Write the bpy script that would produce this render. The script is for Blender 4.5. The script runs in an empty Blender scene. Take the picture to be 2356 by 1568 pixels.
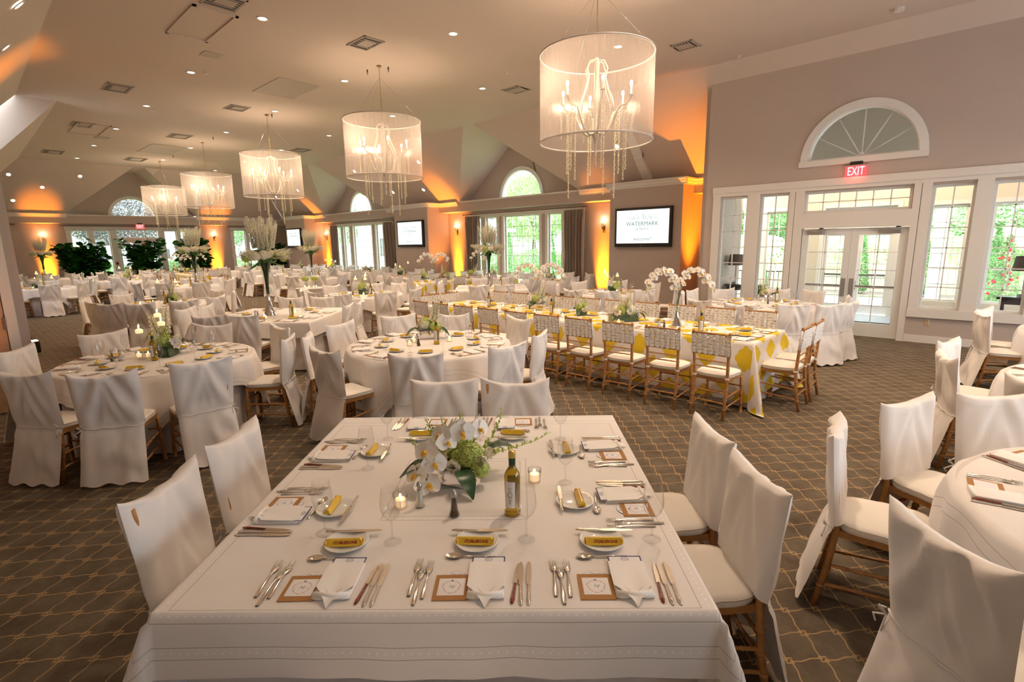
import bpy, bmesh, math, random
from math import sin, cos, pi, radians, sqrt, atan2, floor
from mathutils import Vector, Matrix, noise
random.seed(7)
S = bpy.context.scene
COL = S.collection

# ------------------------------------------------------------------ camera
F_PX, PITCH, ROLL, YAW, EYE = 1190.0, radians(10.75), radians(-0.83), radians(-46.6), 1.88
def _basis():
    f = Vector((0, cos(PITCH), -sin(PITCH))); u = Vector((0, sin(PITCH), cos(PITCH))); r = Vector((1, 0, 0))
    c, s = cos(ROLL), sin(ROLL)
    r, u = c * r + s * u, -s * r + c * u
    dx = -Vector((sin(YAW), cos(YAW), 0)); dy = Vector((sin(YAW + pi / 2), cos(YAW + pi / 2), 0)); dz = Vector((0, 0, 1))
    m = Matrix((dx, dy, dz))
    return m @ f, m @ u, m @ r
FW, UP, RT = _basis()
cd = bpy.data.cameras.new('camera'); cam = bpy.data.objects.new('camera', cd); COL.objects.link(cam)
cd.sensor_width = 36.0; cd.sensor_fit = 'HORIZONTAL'; cd.lens = F_PX * 36.0 / 2356.0
cd.clip_start = 0.05; cd.clip_end = 400
M4 = Matrix((RT, UP, -FW)).transposed().to_4x4(); M4.translation = Vector((0, 0, EYE)); cam.matrix_world = M4
S.camera = cam

# ------------------------------------------------------------------ world, exposure
w = bpy.data.worlds.new('world'); S.world = w; w.use_nodes = True
nt = w.node_tree; nt.nodes.clear()
wo = nt.nodes.new('ShaderNodeOutputWorld'); bg = nt.nodes.new('ShaderNodeBackground')
tc = nt.nodes.new('ShaderNodeTexCoord'); nz = nt.nodes.new('ShaderNodeTexNoise'); cr = nt.nodes.new('ShaderNodeValToRGB')
nz.inputs['Scale'].default_value = 3.0; nz.inputs['Detail'].default_value = 4
cr.color_ramp.elements[0].position = 0.35; cr.color_ramp.elements[0].color = (0.62, 0.80, 0.98, 1)
cr.color_ramp.elements[1].position = 0.62; cr.color_ramp.elements[1].color = (1, 1, 1, 1)
nt.links.new(tc.outputs['Generated'], nz.inputs['Vector']); nt.links.new(nz.outputs['Fac'], cr.inputs['Fac'])
nt.links.new(cr.outputs['Color'], bg.inputs['Color']); nt.links.new(bg.outputs['Background'], wo.inputs['Surface'])
bg.inputs['Strength'].default_value = 7.0
S.view_settings.view_transform = 'Standard'; S.view_settings.look = 'None'
S.view_settings.exposure = 0.45; S.view_settings.gamma = 1.0; S.view_settings.use_curve_mapping = False
cy = S.cycles
cy.use_denoising = True; cy.max_bounces = 7; cy.diffuse_bounces = 4; cy.glossy_bounces = 3
cy.transmission_bounces = 6; cy.transparent_max_bounces = 24; cy.sample_clamp_indirect = 5.0
cy.caustics_reflective = False; cy.caustics_refractive = False

def lamp(name, kind, loc, power, color, size=0.1, aim=None, angle=None, blend=1.0, size_y=None):
    d = bpy.data.lights.new(name, kind); d.energy = power; d.color = color
    if kind == 'AREA':
        d.size = size
        if size_y: d.shape = 'RECTANGLE'; d.size_y = size_y
    else: d.shadow_soft_size = size
    if kind == 'SPOT': d.spot_size = radians(angle or 60); d.spot_blend = blend
    o = bpy.data.objects.new(name, d); COL.objects.link(o); o.location = loc
    if aim is not None:
        o.rotation_euler = (Vector(aim) - Vector(loc)).to_track_quat('-Z', 'Y').to_euler()
    return o
sun = lamp('sun', 'SUN', (0, 0, 30), 2.0, (1, 0.96, 0.88), size=0.05)
sun.data.angle = radians(3); sun.rotation_euler = (radians(38), 0, radians(-150))

HC = 5.47                                   # flat ceiling height
WARM = (1.0, 0.745, 0.53)
ORANGE = (1.0, 0.27, 0.008)
CANS = []                                   # (x, y) of the recessed lamps in the flat ceiling
for y, x0 in ((3.93, -9.12), (6.5, -7.45), (9.1, -5.75)):
    for k in range(-4, 7):
        x = x0 - 3.7 * k
        if -28.5 < x < 5: CANS.append((x, y))
CAN_W = 230.0
for x, y in CANS:
    lamp('downlight_lamp', 'SPOT', (x, y, HC - 0.05), CAN_W, WARM, 0.08, (x, y, 0), 125, 1.0)
for x, y, z in ((-4.4, 8.3, 0), (0.6, 8.2, 0), (2.5, 3, 0), (-2.6, 2.2, 0)): pass

# ------------------------------------------------------------------ materials
MATS = {}
def mat(name, col=(0.8, 0.8, 0.8), rough=0.6, metal=0.0, emit=None, es=0.0, var=0.0, vscale=20.0, bump=0.0, bscale=200.0,
        trans=0.0, ior=1.45, sheen=0.0, coat=0.0, sub=0.0):
    if name in MATS: return MATS[name]
    m = bpy.data.materials.new(name); m.use_nodes = True; n = m.node_tree; b = n.nodes['Principled BSDF']
    b.inputs['Base Color'].default_value = (*col, 1); b.inputs['Roughness'].default_value = rough
    b.inputs['Metallic'].default_value = metal; b.inputs['IOR'].default_value = ior
    b.inputs['Transmission Weight'].default_value = trans; b.inputs['Sheen Weight'].default_value = sheen
    b.inputs['Coat Weight'].default_value = coat
    if emit: b.inputs['Emission Color'].default_value = (*emit, 1); b.inputs['Emission Strength'].default_value = es
    t = n.nodes.new('ShaderNodeTexCoord')
    if var > 0:
        z = n.nodes.new('ShaderNodeTexNoise'); z.inputs['Scale'].default_value = vscale; z.inputs['Detail'].default_value = 3
        r = n.nodes.new('ShaderNodeValToRGB')
        r.color_ramp.elements[0].position = 0.3; r.color_ramp.elements[1].position = 0.7
        r.color_ramp.elements[0].color = (*[c * (1 - var) for c in col], 1)
        r.color_ramp.elements[1].color = (*[min(1, c * (1 + var)) for c in col], 1)
        n.links.new(t.outputs['Object'], z.inputs['Vector']); n.links.new(z.outputs['Fac'], r.inputs['Fac'])
        n.links.new(r.outputs['Color'], b.inputs['Base Color'])
    if bump > 0:
        z2 = n.nodes.new('ShaderNodeTexNoise'); z2.inputs['Scale'].default_value = bscale; z2.inputs['Detail'].default_value = 2
        bp = n.nodes.new('ShaderNodeBump'); bp.inputs['Strength'].default_value = bump; bp.inputs['Distance'].default_value = 0.002
        n.links.new(t.outputs['Object'], z2.inputs['Vector']); n.links.new(z2.outputs['Fac'], bp.inputs['Height'])
        n.links.new(bp.outputs['Normal'], b.inputs['Normal'])
    MATS[name] = m
    return m
def nmath(n, op, a, b=None, c=None):
    x = n.nodes.new('ShaderNodeMath'); x.operation = op
    for i, v in enumerate((a, b, c)):
        if v is None: continue
        if isinstance(v, (int, float)): x.inputs[i].default_value = v
        else: n.links.new(v, x.inputs[i])
    return x.outputs[0]
def nmix(n, fac, a, b):
    x = n.nodes.new('ShaderNodeMix'); x.data_type = 'RGBA'
    n.links.new(fac, x.inputs[0]) if not isinstance(fac, (int, float)) else setattr(x.inputs[0], 'default_value', fac)
    for s, v in ((6, a), (7, b)):
        if isinstance(v, tuple): x.inputs[s].default_value = (*v, 1)
        else: n.links.new(v, x.inputs[s])
    return x.outputs[2]
def glassmat(name, tint=(1, 1, 1), refl=1.0, rough=0.02, ior=1.45, haze=0.0):
    if name in MATS: return MATS[name]
    m = bpy.data.materials.new(name); m.use_nodes = True; n = m.node_tree; n.nodes.clear()
    o = n.nodes.new('ShaderNodeOutputMaterial'); t = n.nodes.new('ShaderNodeBsdfTransparent'); g = n.nodes.new('ShaderNodeBsdfGlossy')
    f = n.nodes.new('ShaderNodeLayerWeight'); x = n.nodes.new('ShaderNodeMixShader')
    t.inputs['Color'].default_value = (*tint, 1); g.inputs['Roughness'].default_value = rough; f.inputs['Blend'].default_value = 0.5
    fac = nmath(n, 'ADD', nmath(n, 'MULTIPLY', nmath(n, 'POWER', f.outputs['Facing'], 3.5), .62 * refl), haze + .05)
    n.links.new(fac, x.inputs[0]); n.links.new(t.outputs[0], x.inputs[1]); n.links.new(g.outputs[0], x.inputs[2])
    n.links.new(x.outputs[0], o.inputs['Surface']); MATS[name] = m
    return m
def M(k): return MATS[k]
mat('wall_paint', (0.51, 0.43, 0.375), 0.85, var=0.02, vscale=1.5, bump=0.08, bscale=120)
mat('ceiling_paint', (0.62, 0.525, 0.45), 0.9, var=0.015, vscale=1.0)
mat('trim_white', (0.78, 0.745, 0.69), 0.45)
mat('sash_white', (0.80, 0.79, 0.76), 0.4)
mat('exterior_white', (0.85, 0.87, 0.88), 0.6)
mat('wood_fruit', (0.43, 0.205, 0.065), 0.38, var=0.18, vscale=14, coat=0.2)
mat('door_wood', (0.50, 0.33, 0.20), 0.5, var=0.05)
mat('cushion', (0.80, 0.745, 0.665), 0.8, var=0.02, vscale=8)
mat('piping', (0.60, 0.52, 0.45), 0.8)
mat('linen', (0.84, 0.80, 0.765), 0.88, var=0.025, vscale=5, bump=0.25, bscale=420, sheen=0.15)
mat('linen_base', (0.72, 0.67, 0.65), 0.9, var=0.03, vscale=3, bump=0.2, bscale=380)
mat('napkin_linen', (0.90, 0.875, 0.85), 0.85, bump=0.2, bscale=700)
mat('sash_fabric', (0.86, 0.83, 0.79), 0.85, var=0.03, vscale=30)
mat('silver', (0.86, 0.80, 0.70), 0.12, 1.0)
mat('silver_blade', (0.74, 0.66, 0.56), 0.22, 1.0)
mat('mirror', (0.86, 0.85, 0.86), 0.04, 1.0)
mat('steak_wood', (0.23, 0.035, 0.015), 0.25, var=0.25, vscale=60, coat=0.5)
mat('brass', (0.45, 0.27, 0.08), 0.3, 1.0)
mat('bronze', (0.23, 0.15, 0.09), 0.45, 0.7)
mat('black_plastic', (0.012, 0.013, 0.016), 0.35)
mat('black_matte', (0.02, 0.02, 0.02), 0.7)
mat('steel', (0.42, 0.42, 0.42), 0.35, 0.9)
mat('porcelain', (0.82, 0.82, 0.80), 0.08, coat=0.4)
mat('bar_yellow', (0.78, 0.50, 0.035), 0.22, var=0.05, vscale=60, coat=0.4)
mat('bar_red', (0.33, 0.02, 0.015), 0.4)
mat('kraft', (0.42, 0.21, 0.075), 0.85, var=0.04, vscale=300)
mat('paper_white', (0.86, 0.85, 0.87), 0.7)
mat('navy_ink', (0.03, 0.03, 0.12), 0.6)
mat('ink_grey', (0.20, 0.22, 0.30), 0.6)
mat('ink_coral', (0.78, 0.28, 0.17), 0.7)
mat('ink_blue', (0.10, 0.16, 0.42), 0.7)
mat('candle_wax', (0.90, 0.80, 0.66), 0.5, emit=(1.0, 0.62, 0.30), es=0.9)
mat('candle_plain', (0.90, 0.86, 0.80), 0.5, emit=(1.0, 0.70, 0.40), es=0.15)
mat('flame', (1, 0.8, 0.4), 0.5, emit=(1.0, 0.62, 0.22), es=30.0)
mat('leaf_green', (0.035, 0.14, 0.02), 0.35, var=0.3, vscale=9)
mat('leaf_dark', (0.02, 0.075, 0.022), 0.3, var=0.3, vscale=6)
mat('fig_leaf', (0.02, 0.105, 0.012), 0.32, var=0.35, vscale=3)
mat('stem_green', (0.13, 0.20, 0.04), 0.5)
mat('petal_white', (0.90, 0.88, 0.84), 0.55, var=0.03, vscale=30)
mat('petal_cream', (0.88, 0.82, 0.66), 0.6)
mat('petal_green', (0.50, 0.60, 0.16), 0.6, var=0.25, vscale=40)
mat('petal_yellow', (0.75, 0.42, 0.03), 0.5)
mat('spike_white', (0.87, 0.83, 0.68), 0.6, var=0.1, vscale=40)
mat('bead_gold', (0.80, 0.71, 0.50), 0.5)
mat('resin_grey', (0.50, 0.45, 0.38), 0.55, var=0.1, vscale=30)
mat('hoop_fabric', (0.62, 0.55, 0.50), 0.7)
mat('bulb', (1, 0.9, 0.7), 0.3, emit=(1.0, 0.72, 0.40), es=16.0)
mat('downlight_glow', (1, 0.95, 0.85), 0.3, emit=(1.0, 0.88, 0.70), es=9.0)
mat('screen', (0.9, 0.95, 0.96), 0.3, emit=(0.88, 1.0, 1.0), es=0.72)
mat('screen_ink', (0.10, 0.25, 0.28), 0.5, emit=(0.10, 0.25, 0.28), es=0.3)
mat('exit_red', (0.8, 0.05, 0.05), 0.3, emit=(1.0, 0.06, 0.07), es=1.3)
mat('exit_letter', (1, 0.7, 0.7), 0.3, emit=(1.0, 0.52, 0.52), es=1.3)
mat('alarm_red', (0.42, 0.03, 0.03), 0.4)
mat('outlet_ivory', (0.62, 0.52, 0.36), 0.5)
mat('pepper', (0.10, 0.06, 0.035), 0.8, var=0.4, vscale=400)
mat('salt', (0.85, 0.82, 0.78), 0.8)
mat('foil_green', (0.008, 0.05, 0.025), 0.25)
mat('cap_gold', (0.62, 0.45, 0.12), 0.3, 0.8)
mat('lamp_shade', (0.12, 0.085, 0.07), 0.8)
mat('dark_wood', (0.025, 0.02, 0.02), 0.25, var=0.2, vscale=8, coat=0.3)
mat('vent_metal', (0.45, 0.38, 0.31), 0.6)
mat('vent_dark', (0.05, 0.04, 0.035), 0.8)
mat('curtain', (0.28, 0.22, 0.18), 0.75, var=0.06, vscale=4, sheen=0.2)
mat('planter_white', (0.62, 0.58, 0.54), 0.7)
mat('soil', (0.04, 0.03, 0.02), 0.9)
mat('lawn', (0.34, 0.56, 0.20), 0.9, var=0.2, vscale=2.0)
mat('concrete', (0.66, 0.65, 0.64), 0.9, var=0.06, vscale=3)
mat('mulch', (0.22, 0.17, 0.13), 0.95, var=0.3, vscale=8)
mat('tree_green', (0.24, 0.40, 0.15), 0.7, var=0.4, vscale=1.4)
mat('tree_light', (0.40, 0.55, 0.24), 0.7, var=0.35, vscale=1.2)
mat('tree_purple', (0.14, 0.13, 0.13), 0.7, var=0.4, vscale=1.0)
mat('cedar_green', (0.18, 0.36, 0.12), 0.75, var=0.35, vscale=5)
mat('bark', (0.12, 0.09, 0.07), 0.9)
mat('rose_red', (0.65, 0.03, 0.05), 0.6)
mat('siding_white', (0.80, 0.82, 0.84), 0.7)
mat('siding_blue', (0.34, 0.42, 0.50), 0.7)
mat('siding_yellow', (0.75, 0.62, 0.34), 0.7)
mat('shingle_green', (0.20, 0.27, 0.24), 0.8)
mat('roof_dark', (0.12, 0.12, 0.13), 0.8)
mat('fence_wood', (0.78, 0.64, 0.42), 0.8, var=0.06, vscale=3)
mat('vest_wall', (0.70, 0.62, 0.50), 0.85)
mat('tile_grey', (0.42, 0.44, 0.47), 0.5)
glassmat('pane', (0.93, 0.97, 0.97), 0.9)
glassmat('wine_glass', (0.965, 0.965, 0.965), 1.5, 0.03, 1.5)
glassmat('vase_glass', (0.92, 0.95, 0.94), 1.4, 0.03, 1.5, 0.02)
mat('oil', (0.62, 0.40, 0.02), 0.05, trans=0.75, ior=1.3, coat=0.8)
# spotted damask cloth, hem-stitched cloth, carpet, fabric shade
def base_principled(name, rough):
    m = bpy.data.materials.new(name); m.use_nodes = True; MATS[name] = m
    n = m.node_tree; b = n.nodes['Principled BSDF']; b.inputs['Roughness'].default_value = rough
    return m, n, b
def make_carpet():
    m, n, b = base_principled('carpet', 0.95)
    t = n.nodes.new('ShaderNodeTexCoord'); s = n.nodes.new('ShaderNodeSeparateXYZ'); n.links.new(t.outputs['Object'], s.inputs[0])
    p = 0.1605; q = 1 / (p * sqrt(2))
    X = nmath(n, 'ADD', s.outputs[0], 3.109); Y = nmath(n, 'ADD', s.outputs[1], 0.056)
    u = nmath(n, 'MULTIPLY', nmath(n, 'ADD', X, Y), q); v = nmath(n, 'MULTIPLY', nmath(n, 'SUBTRACT', X, Y), q)
    def fr(a): return nmath(n, 'SUBTRACT', a, nmath(n, 'ROUND', a))
    def st(a): # +A .. -A between nodes
        g = nmath(n, 'SUBTRACT', nmath(n, 'FRACT', a), 0.5)
        return nmath(n, 'MULTIPLY', nmath(n, 'MINIMUM', nmath(n, 'MAXIMUM', nmath(n, 'MULTIPLY', g, -7.0), -1.0), 1.0), 0.042)
    fu, fv = fr(u), fr(v)
    W = 0.022
    l1 = nmath(n, 'LESS_THAN', nmath(n, 'ABSOLUTE', nmath(n, 'SUBTRACT', fu, st(v))), W)
    l2 = nmath(n, 'LESS_THAN', nmath(n, 'ABSOLUTE', nmath(n, 'SUBTRACT', fv, st(u))), W)
    dd = nmath(n, 'MAXIMUM', nmath(n, 'ABSOLUTE', fu), nmath(n, 'ABSOLUTE', fv))
    l3 = nmath(n, 'LESS_THAN', nmath(n, 'ABSOLUTE', nmath(n, 'SUBTRACT', dd, 0.090)), W)
    L = nmath(n, 'MAXIMUM', nmath(n, 'MAXIMUM', l1, l2), l3)
    z = n.nodes.new('ShaderNodeTexNoise'); z.inputs['Scale'].default_value = 4.5; z.inputs['Detail'].default_value = 5
    z.inputs['Roughness'].default_value = 0.7; n.links.new(t.outputs['Object'], z.inputs['Vector'])
    z3 = n.nodes.new('ShaderNodeTexNoise'); z3.inputs['Scale'].default_value = 260; n.links.new(t.outputs['Object'], z3.inputs['Vector'])
    f = nmath(n, 'ADD', nmath(n, 'MULTIPLY', z.outputs['Fac'], 0.75), nmath(n, 'MULTIPLY', z3.outputs['Fac'], 0.25))
    r = n.nodes.new('ShaderNodeValToRGB'); n.links.new(f, r.inputs['Fac'])
    r.color_ramp.elements[0].position = 0.36; r.color_ramp.elements[0].color = (0.075, 0.056, 0.036, 1)
    r.color_ramp.elements[1].position = 0.64; r.color_ramp.elements[1].color = (0.150, 0.118, 0.080, 1)
    c = nmix(n, L, r.outputs['Color'], (0.36, 0.235, 0.115)); n.links.new(c, b.inputs['Base Color'])
    bp = n.nodes.new('ShaderNodeBump'); bp.inputs['Distance'].default_value = 0.004; bp.inputs['Strength'].default_value = 0.5
    n.links.new(z3.outputs['Fac'], bp.inputs['Height']); n.links.new(bp.outputs['Normal'], b.inputs['Normal'])
make_carpet()
def make_damask():
    m, n, b = base_principled('damask_yellow', 0.85)
    t = n.nodes.new('ShaderNodeUVMap'); s = n.nodes.new('ShaderNodeSeparateXYZ'); n.links.new(t.outputs[0], s.inputs[0])
    px, py = 0.44, 0.50
    def blob(ox, oy):
        X = nmath(n, 'DIVIDE', nmath(n, 'ADD', s.outputs[0], ox), px); Y = nmath(n, 'DIVIDE', nmath(n, 'ADD', s.outputs[1], oy), py)
        fx = nmath(n, 'MULTIPLY', nmath(n, 'SUBTRACT', X, nmath(n, 'ROUND', X)), px)
        fy = nmath(n, 'MULTIPLY', nmath(n, 'SUBTRACT', Y, nmath(n, 'ROUND', Y)), py * 0.78)
        rr = nmath(n, 'SQRT', nmath(n, 'ADD', nmath(n, 'MULTIPLY', fx, fx), nmath(n, 'MULTIPLY', fy, fy)))
        th = nmath(n, 'ARCTAN2', fy, fx)
        edge = nmath(n, 'ADD', 0.092, nmath(n, 'MULTIPLY', nmath(n, 'ABSOLUTE', nmath(n, 'COSINE', nmath(n, 'MULTIPLY', th, 4.0))), 0.016))
        edge = nmath(n, 'ADD', edge, nmath(n, 'MULTIPLY', nmath(n, 'COSINE', nmath(n, 'MULTIPLY', th, 4.0)), 0.008))
        return nmath(n, 'LESS_THAN', rr, edge)
    L = nmath(n, 'MAXIMUM', blob(0, 0), blob(px / 2, py / 2))
    c = nmix(n, L, (0.80, 0.76, 0.72), (0.72, 0.52, 0.02)); n.links.new(c, b.inputs['Base Color'])
make_damask()
def make_hem(name, cs, lines, dots):
    """white linen with drawn-thread lines at the given distances from the cloth's centre (square cloth, UV in metres)"""
    m, n, b = base_principled(name, 0.88)
    t = n.nodes.new('ShaderNodeUVMap'); s = n.nodes.new('ShaderNodeSeparateXYZ'); n.links.new(t.outputs[0], s.inputs[0])
    ax = nmath(n, 'ABSOLUTE', s.outputs[0]); ay = nmath(n, 'ABSOLUTE', s.outputs[1])
    ay2 = nmath(n, 'SUBTRACT', ay, cs)
    d = nmath(n, 'MAXIMUM', ax, ay2)
    L = None
    for q in lines:
        l = nmath(n, 'LESS_THAN', nmath(n, 'ABSOLUTE', nmath(n, 'SUBTRACT', d, q)), 0.0016)
        L = l if L is None else nmath(n, 'MAXIMUM', L, l)
    along = nmath(n, 'ADD', s.outputs[0], s.outputs[1])
    st = nmath(n, 'GREATER_THAN', nmath(n, 'FRACT', nmath(n, 'MULTIPLY', along, 180.0)), 0.35)
    L = nmath(n, 'MULTIPLY', nmath(n, 'MULTIPLY', L, st), 0.75)
    D = None
    sx = nmath(n, 'MULTIPLY', nmath(n, 'SUBTRACT', nmath(n, 'FRACT', nmath(n, 'DIVIDE', s.outputs[0], 0.027)), 0.5), 0.027)
    sy = nmath(n, 'MULTIPLY', nmath(n, 'SUBTRACT', nmath(n, 'FRACT', nmath(n, 'DIVIDE', s.outputs[1], 0.027)), 0.5), 0.027)
    for q in dots:
        e = nmath(n, 'SUBTRACT', d, q)
        isx = nmath(n, 'GREATER_THAN', ax, ay2)
        a2 = nmath(n, 'ADD', nmath(n, 'MULTIPLY', isx, sy), nmath(n, 'MULTIPLY', nmath(n, 'SUBTRACT', 1.0, isx), sx))
        rr = nmath(n, 'SQRT', nmath(n, 'ADD', nmath(n, 'MULTIPLY', e, e), nmath(n, 'MULTIPLY', a2, a2)))
        l = nmath(n, 'LESS_THAN', rr, 0.0033); D = l if D is None else nmath(n, 'MAXIMUM', D, l)
    z = n.nodes.new('ShaderNodeTexNoise'); z.inputs['Scale'].default_value = 6; n.links.new(t.outputs[0], z.inputs['Vector'])
    c0 = nmix(n, z.outputs['Fac'], (0.80, 0.765, 0.74), (0.86, 0.825, 0.80))
    c1 = nmix(n, L, c0, (0.22, 0.17, 0.15)) if L is not None else c0
    c2 = nmix(n, D, c1, (0.95, 0.94, 0.93)) if D is not None else c1
    n.links.new(c2, b.inputs['Base Color'])
    wv = n.nodes.new('ShaderNodeTexNoise'); wv.inputs['Scale'].default_value = 420; n.links.new(t.outputs[0], wv.inputs['Vector'])
    bp = n.nodes.new('ShaderNodeBump'); bp.inputs['Distance'].default_value = 0.001; bp.inputs['Strength'].default_value = 0.3
    n.links.new(wv.outputs['Fac'], bp.inputs['Height']); n.links.new(bp.outputs['Normal'], b.inputs['Normal'])
make_hem('hem_square', 0.0, (0.275, 0.305, 0.835, 0.885, 0.965, 1.005), (0.29, 0.86, 0.985))
make_hem('hem_round', 0.0, (1.03, 1.075), ())
def make_shade():
    m = bpy.data.materials.new('shade_fabric'); m.use_nodes = True; MATS['shade_fabric'] = m; n = m.node_tree; n.nodes.clear()
    o = n.nodes.new('ShaderNodeOutputMaterial'); t = n.nodes.new('ShaderNodeBsdfTransparent'); tr = n.nodes.new('ShaderNodeBsdfTranslucent')
    df = n.nodes.new('ShaderNodeBsdfDiffuse'); gl = n.nodes.new('ShaderNodeBsdfAnisotropic')
    for k in (tr, df): k.inputs['Color'].default_value = (0.92, 0.82, 0.75, 1)
    a = n.nodes.new('ShaderNodeMixShader'); a.inputs[0].default_value = 0.3; n.links.new(tr.outputs[0], a.inputs[1]); n.links.new(df.outputs[0], a.inputs[2])
    gl.inputs['Roughness'].default_value = 0.25; gl.inputs['Color'].default_value = (1, 0.9, 0.8, 1)
    a2 = n.nodes.new('ShaderNodeMixShader'); a2.inputs[0].default_value = 0.12; n.links.new(a.outputs[0], a2.inputs[1]); n.links.new(gl.outputs[0], a2.inputs[2])
    tc = n.nodes.new('ShaderNodeUVMap'); s = n.nodes.new('ShaderNodeSeparateXYZ'); n.links.new(tc.outputs[0], s.inputs[0])
    cb = n.nodes.new('ShaderNodeCombineXYZ'); n.links.new(nmath(n, 'MULTIPLY', s.outputs[0], 260.0), cb.inputs[0]); n.links.new(nmath(n, 'MULTIPLY', s.outputs[1], 1.5), cb.inputs[1])
    z = n.nodes.new('ShaderNodeTexNoise'); z.inputs['Scale'].default_value = 1.0; n.links.new(cb.outputs[0], z.inputs['Vector'])
    f = nmath(n, 'ADD', nmath(n, 'MULTIPLY', z.outputs['Fac'], 0.42), 0.04)
    x = n.nodes.new('ShaderNodeMixShader'); n.links.new(f, x.inputs[0]); n.links.new(t.outputs[0], x.inputs[1]); n.links.new(a2.outputs[0], x.inputs[2])
    n.links.new(x.outputs[0], o.inputs['Surface'])
make_shade()

# ------------------------------------------------------------------ mesh helpers
class MB:
    def __init__(s): s.v = []; s.f = []; s.m = []; s.uv = None; s.sm = []
    def add(s, vs, fs, mi=0, mtx=None, smooth=False):
        b = len(s.v)
        s.v += [tuple(mtx @ Vector(v)) for v in vs] if mtx is not None else [tuple(v) for v in vs]
        s.f += [tuple(b + i for i in f) for f in fs]; s.m += [mi] * len(fs); s.sm += [smooth] * len(fs)
    def box(s, a, b, mi=0, mtx=None):
        x0, y0, z0 = a; x1, y1, z1 = b
        s.add([(x0, y0, z0), (x1, y0, z0), (x1, y1, z0), (x0, y1, z0), (x0, y0, z1), (x1, y0, z1), (x1, y1, z1), (x0, y1, z1)],
              [(0, 3, 2, 1), (4, 5, 6, 7), (0, 1, 5, 4), (1, 2, 6, 5), (2, 3, 7, 6), (3, 0, 4, 7)], mi, mtx)
    def bev(s, a, b, r, mi=0, mtx=None):
        """box with chamfered edges"""
        bm = bmesh.new(); bmesh.ops.create_cube(bm, size=1)
        for v in bm.verts: v.co = Vector([a[i] + (b[i] - a[i]) * (v.co[i] + 0.5) for i in range(3)])
        bmesh.ops.bevel(bm, geom=bm.edges[:], offset=r, segments=2, affect='EDGES', profile=0.6)
        s.frombm(bm, mi, mtx, True)
    def frombm(s, bm, mi=0, mtx=None, smooth=False):
        bm.verts.index_update()
        s.add([v.co for v in bm.verts], [[v.index for v in f.verts] for f in bm.faces], mi, mtx, smooth); bm.free()
    def lathe(s, prof, n=24, mi=0, mtx=None, smooth=True, arc=2 * pi, wob=None):
        vs = []; closed = abs(arc - 2 * pi) < 1e-6; N = n if closed else n + 1
        for r, z in prof:
            for i in range(N):
                a = arc * i / n; k = r if wob is None else r * wob(a, z)
                vs.append((k * cos(a), k * sin(a), z))
        fs = []
        for j in range(len(prof) - 1):
            for i in range(n):
                i2 = (i + 1) % N if closed else i + 1
                fs.append((j * N + i, j * N + i2, (j + 1) * N + i2, (j + 1) * N + i))
        s.add(vs, fs, mi, mtx, smooth)
    def cyl(s, r, z0, z1, n=16, mi=0, mtx=None, r2=None):
        s.lathe([(0.0001, z0), (r, z0), (r, z0), (r2 or r, z1), (r2 or r, z1), (0.0001, z1)], n, mi, mtx, False)
    def tube(s, pts, r, n=6, mi=0, mtx=None, caps=True):
        pts = [Vector(p) for p in pts]; R = r if isinstance(r, (list, tuple)) else [r] * len(pts)
        vs = []; fs = []; up = None
        for i, p in enumerate(pts):
            d = (pts[min(i + 1, len(pts) - 1)] - pts[max(i - 1, 0)])
            d = d.normalized() if d.length > 1e-9 else Vector((0, 0, 1))
            if up is None: up = d.orthogonal().normalized()
            up = (up - d * up.dot(d)); up = up.normalized() if up.length > 1e-6 else d.orthogonal().normalized()
            sd = d.cross(up)
            for k in range(n):
                a = 2 * pi * k / n; vs.append(p + (up * cos(a) + sd * sin(a)) * R[i])
        for i in range(len(pts) - 1):
            for k in range(n): fs.append((i * n + k, i * n + (k + 1) % n, (i + 1) * n + (k + 1) % n, (i + 1) * n + k))
        if caps: fs.append(tuple(reversed(range(n)))); fs.append(tuple((len(pts) - 1) * n + k for k in range(n)))
        s.add(vs, fs, mi, mtx, True)
    def rod(s, a, b, r, n=8, mi=0, rings=0, rr=1.35):
        """straight turned rod with raised rings"""
        a = Vector(a); b = Vector(b); L = (b - a).length; pr = [(0.0001, 0), (r, 0), (r, 0)]
        for k in range(rings):
            c = L * (k + 1) / (rings + 1); h = r * 0.7
            pr += [(r, c - h), (r * rr, c - h * 0.4), (r * rr, c + h * 0.4), (r, c + h)]
        pr += [(r, L), (r, L), (0.0001, L)]
        q = (b - a).to_track_quat('Z', 'Y').to_matrix().to_4x4(); q.translation = a
        s.lathe(pr, n, mi, q)
    def grid(s, nu, nv, fn, mi=0, mtx=None, uvfn=None, closeu=False):
        vs = [fn(i / (nu - 1) if not closeu else i / nu, j / (nv - 1)) for j in range(nv) for i in range(nu)]
        fs = []
        for j in range(nv - 1):
            for i in range(nu if closeu else nu - 1):
                i2 = (i + 1) % nu; fs.append((j * nu + i, j * nu + i2, (j + 1) * nu + i2, (j + 1) * nu + i))
        if uvfn is not None:
            if s.uv is None: s.uv = {}
            b = len(s.v)
            for j in range(nv):
                for i in range(nu): s.uv[b + j * nu + i] = uvfn(i / (nu - 1) if not closeu else i / nu, j / (nv - 1))
        s.add(vs, fs, mi, mtx, True)
    def poly(s, pts, mi=0, mtx=None): s.add(pts, [tuple(range(len(pts)))], mi, mtx)
    def prism(s, pts2, h0, h1, mi=0, mtx=None, axis='z'):
        n = len(pts2)
        def P(p, h): return (p[0], p[1], h) if axis == 'z' else (p[0], h, p[1]) if axis == 'y' else (h, p[0], p[1])
        s.add([P(p, h0) for p in pts2] + [P(p, h1) for p in pts2],
              [tuple(range(n))[::-1], tuple(range(n, 2 * n))] + [(i, (i + 1) % n, n + (i + 1) % n, n + i) for i in range(n)], mi, mtx)
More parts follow.
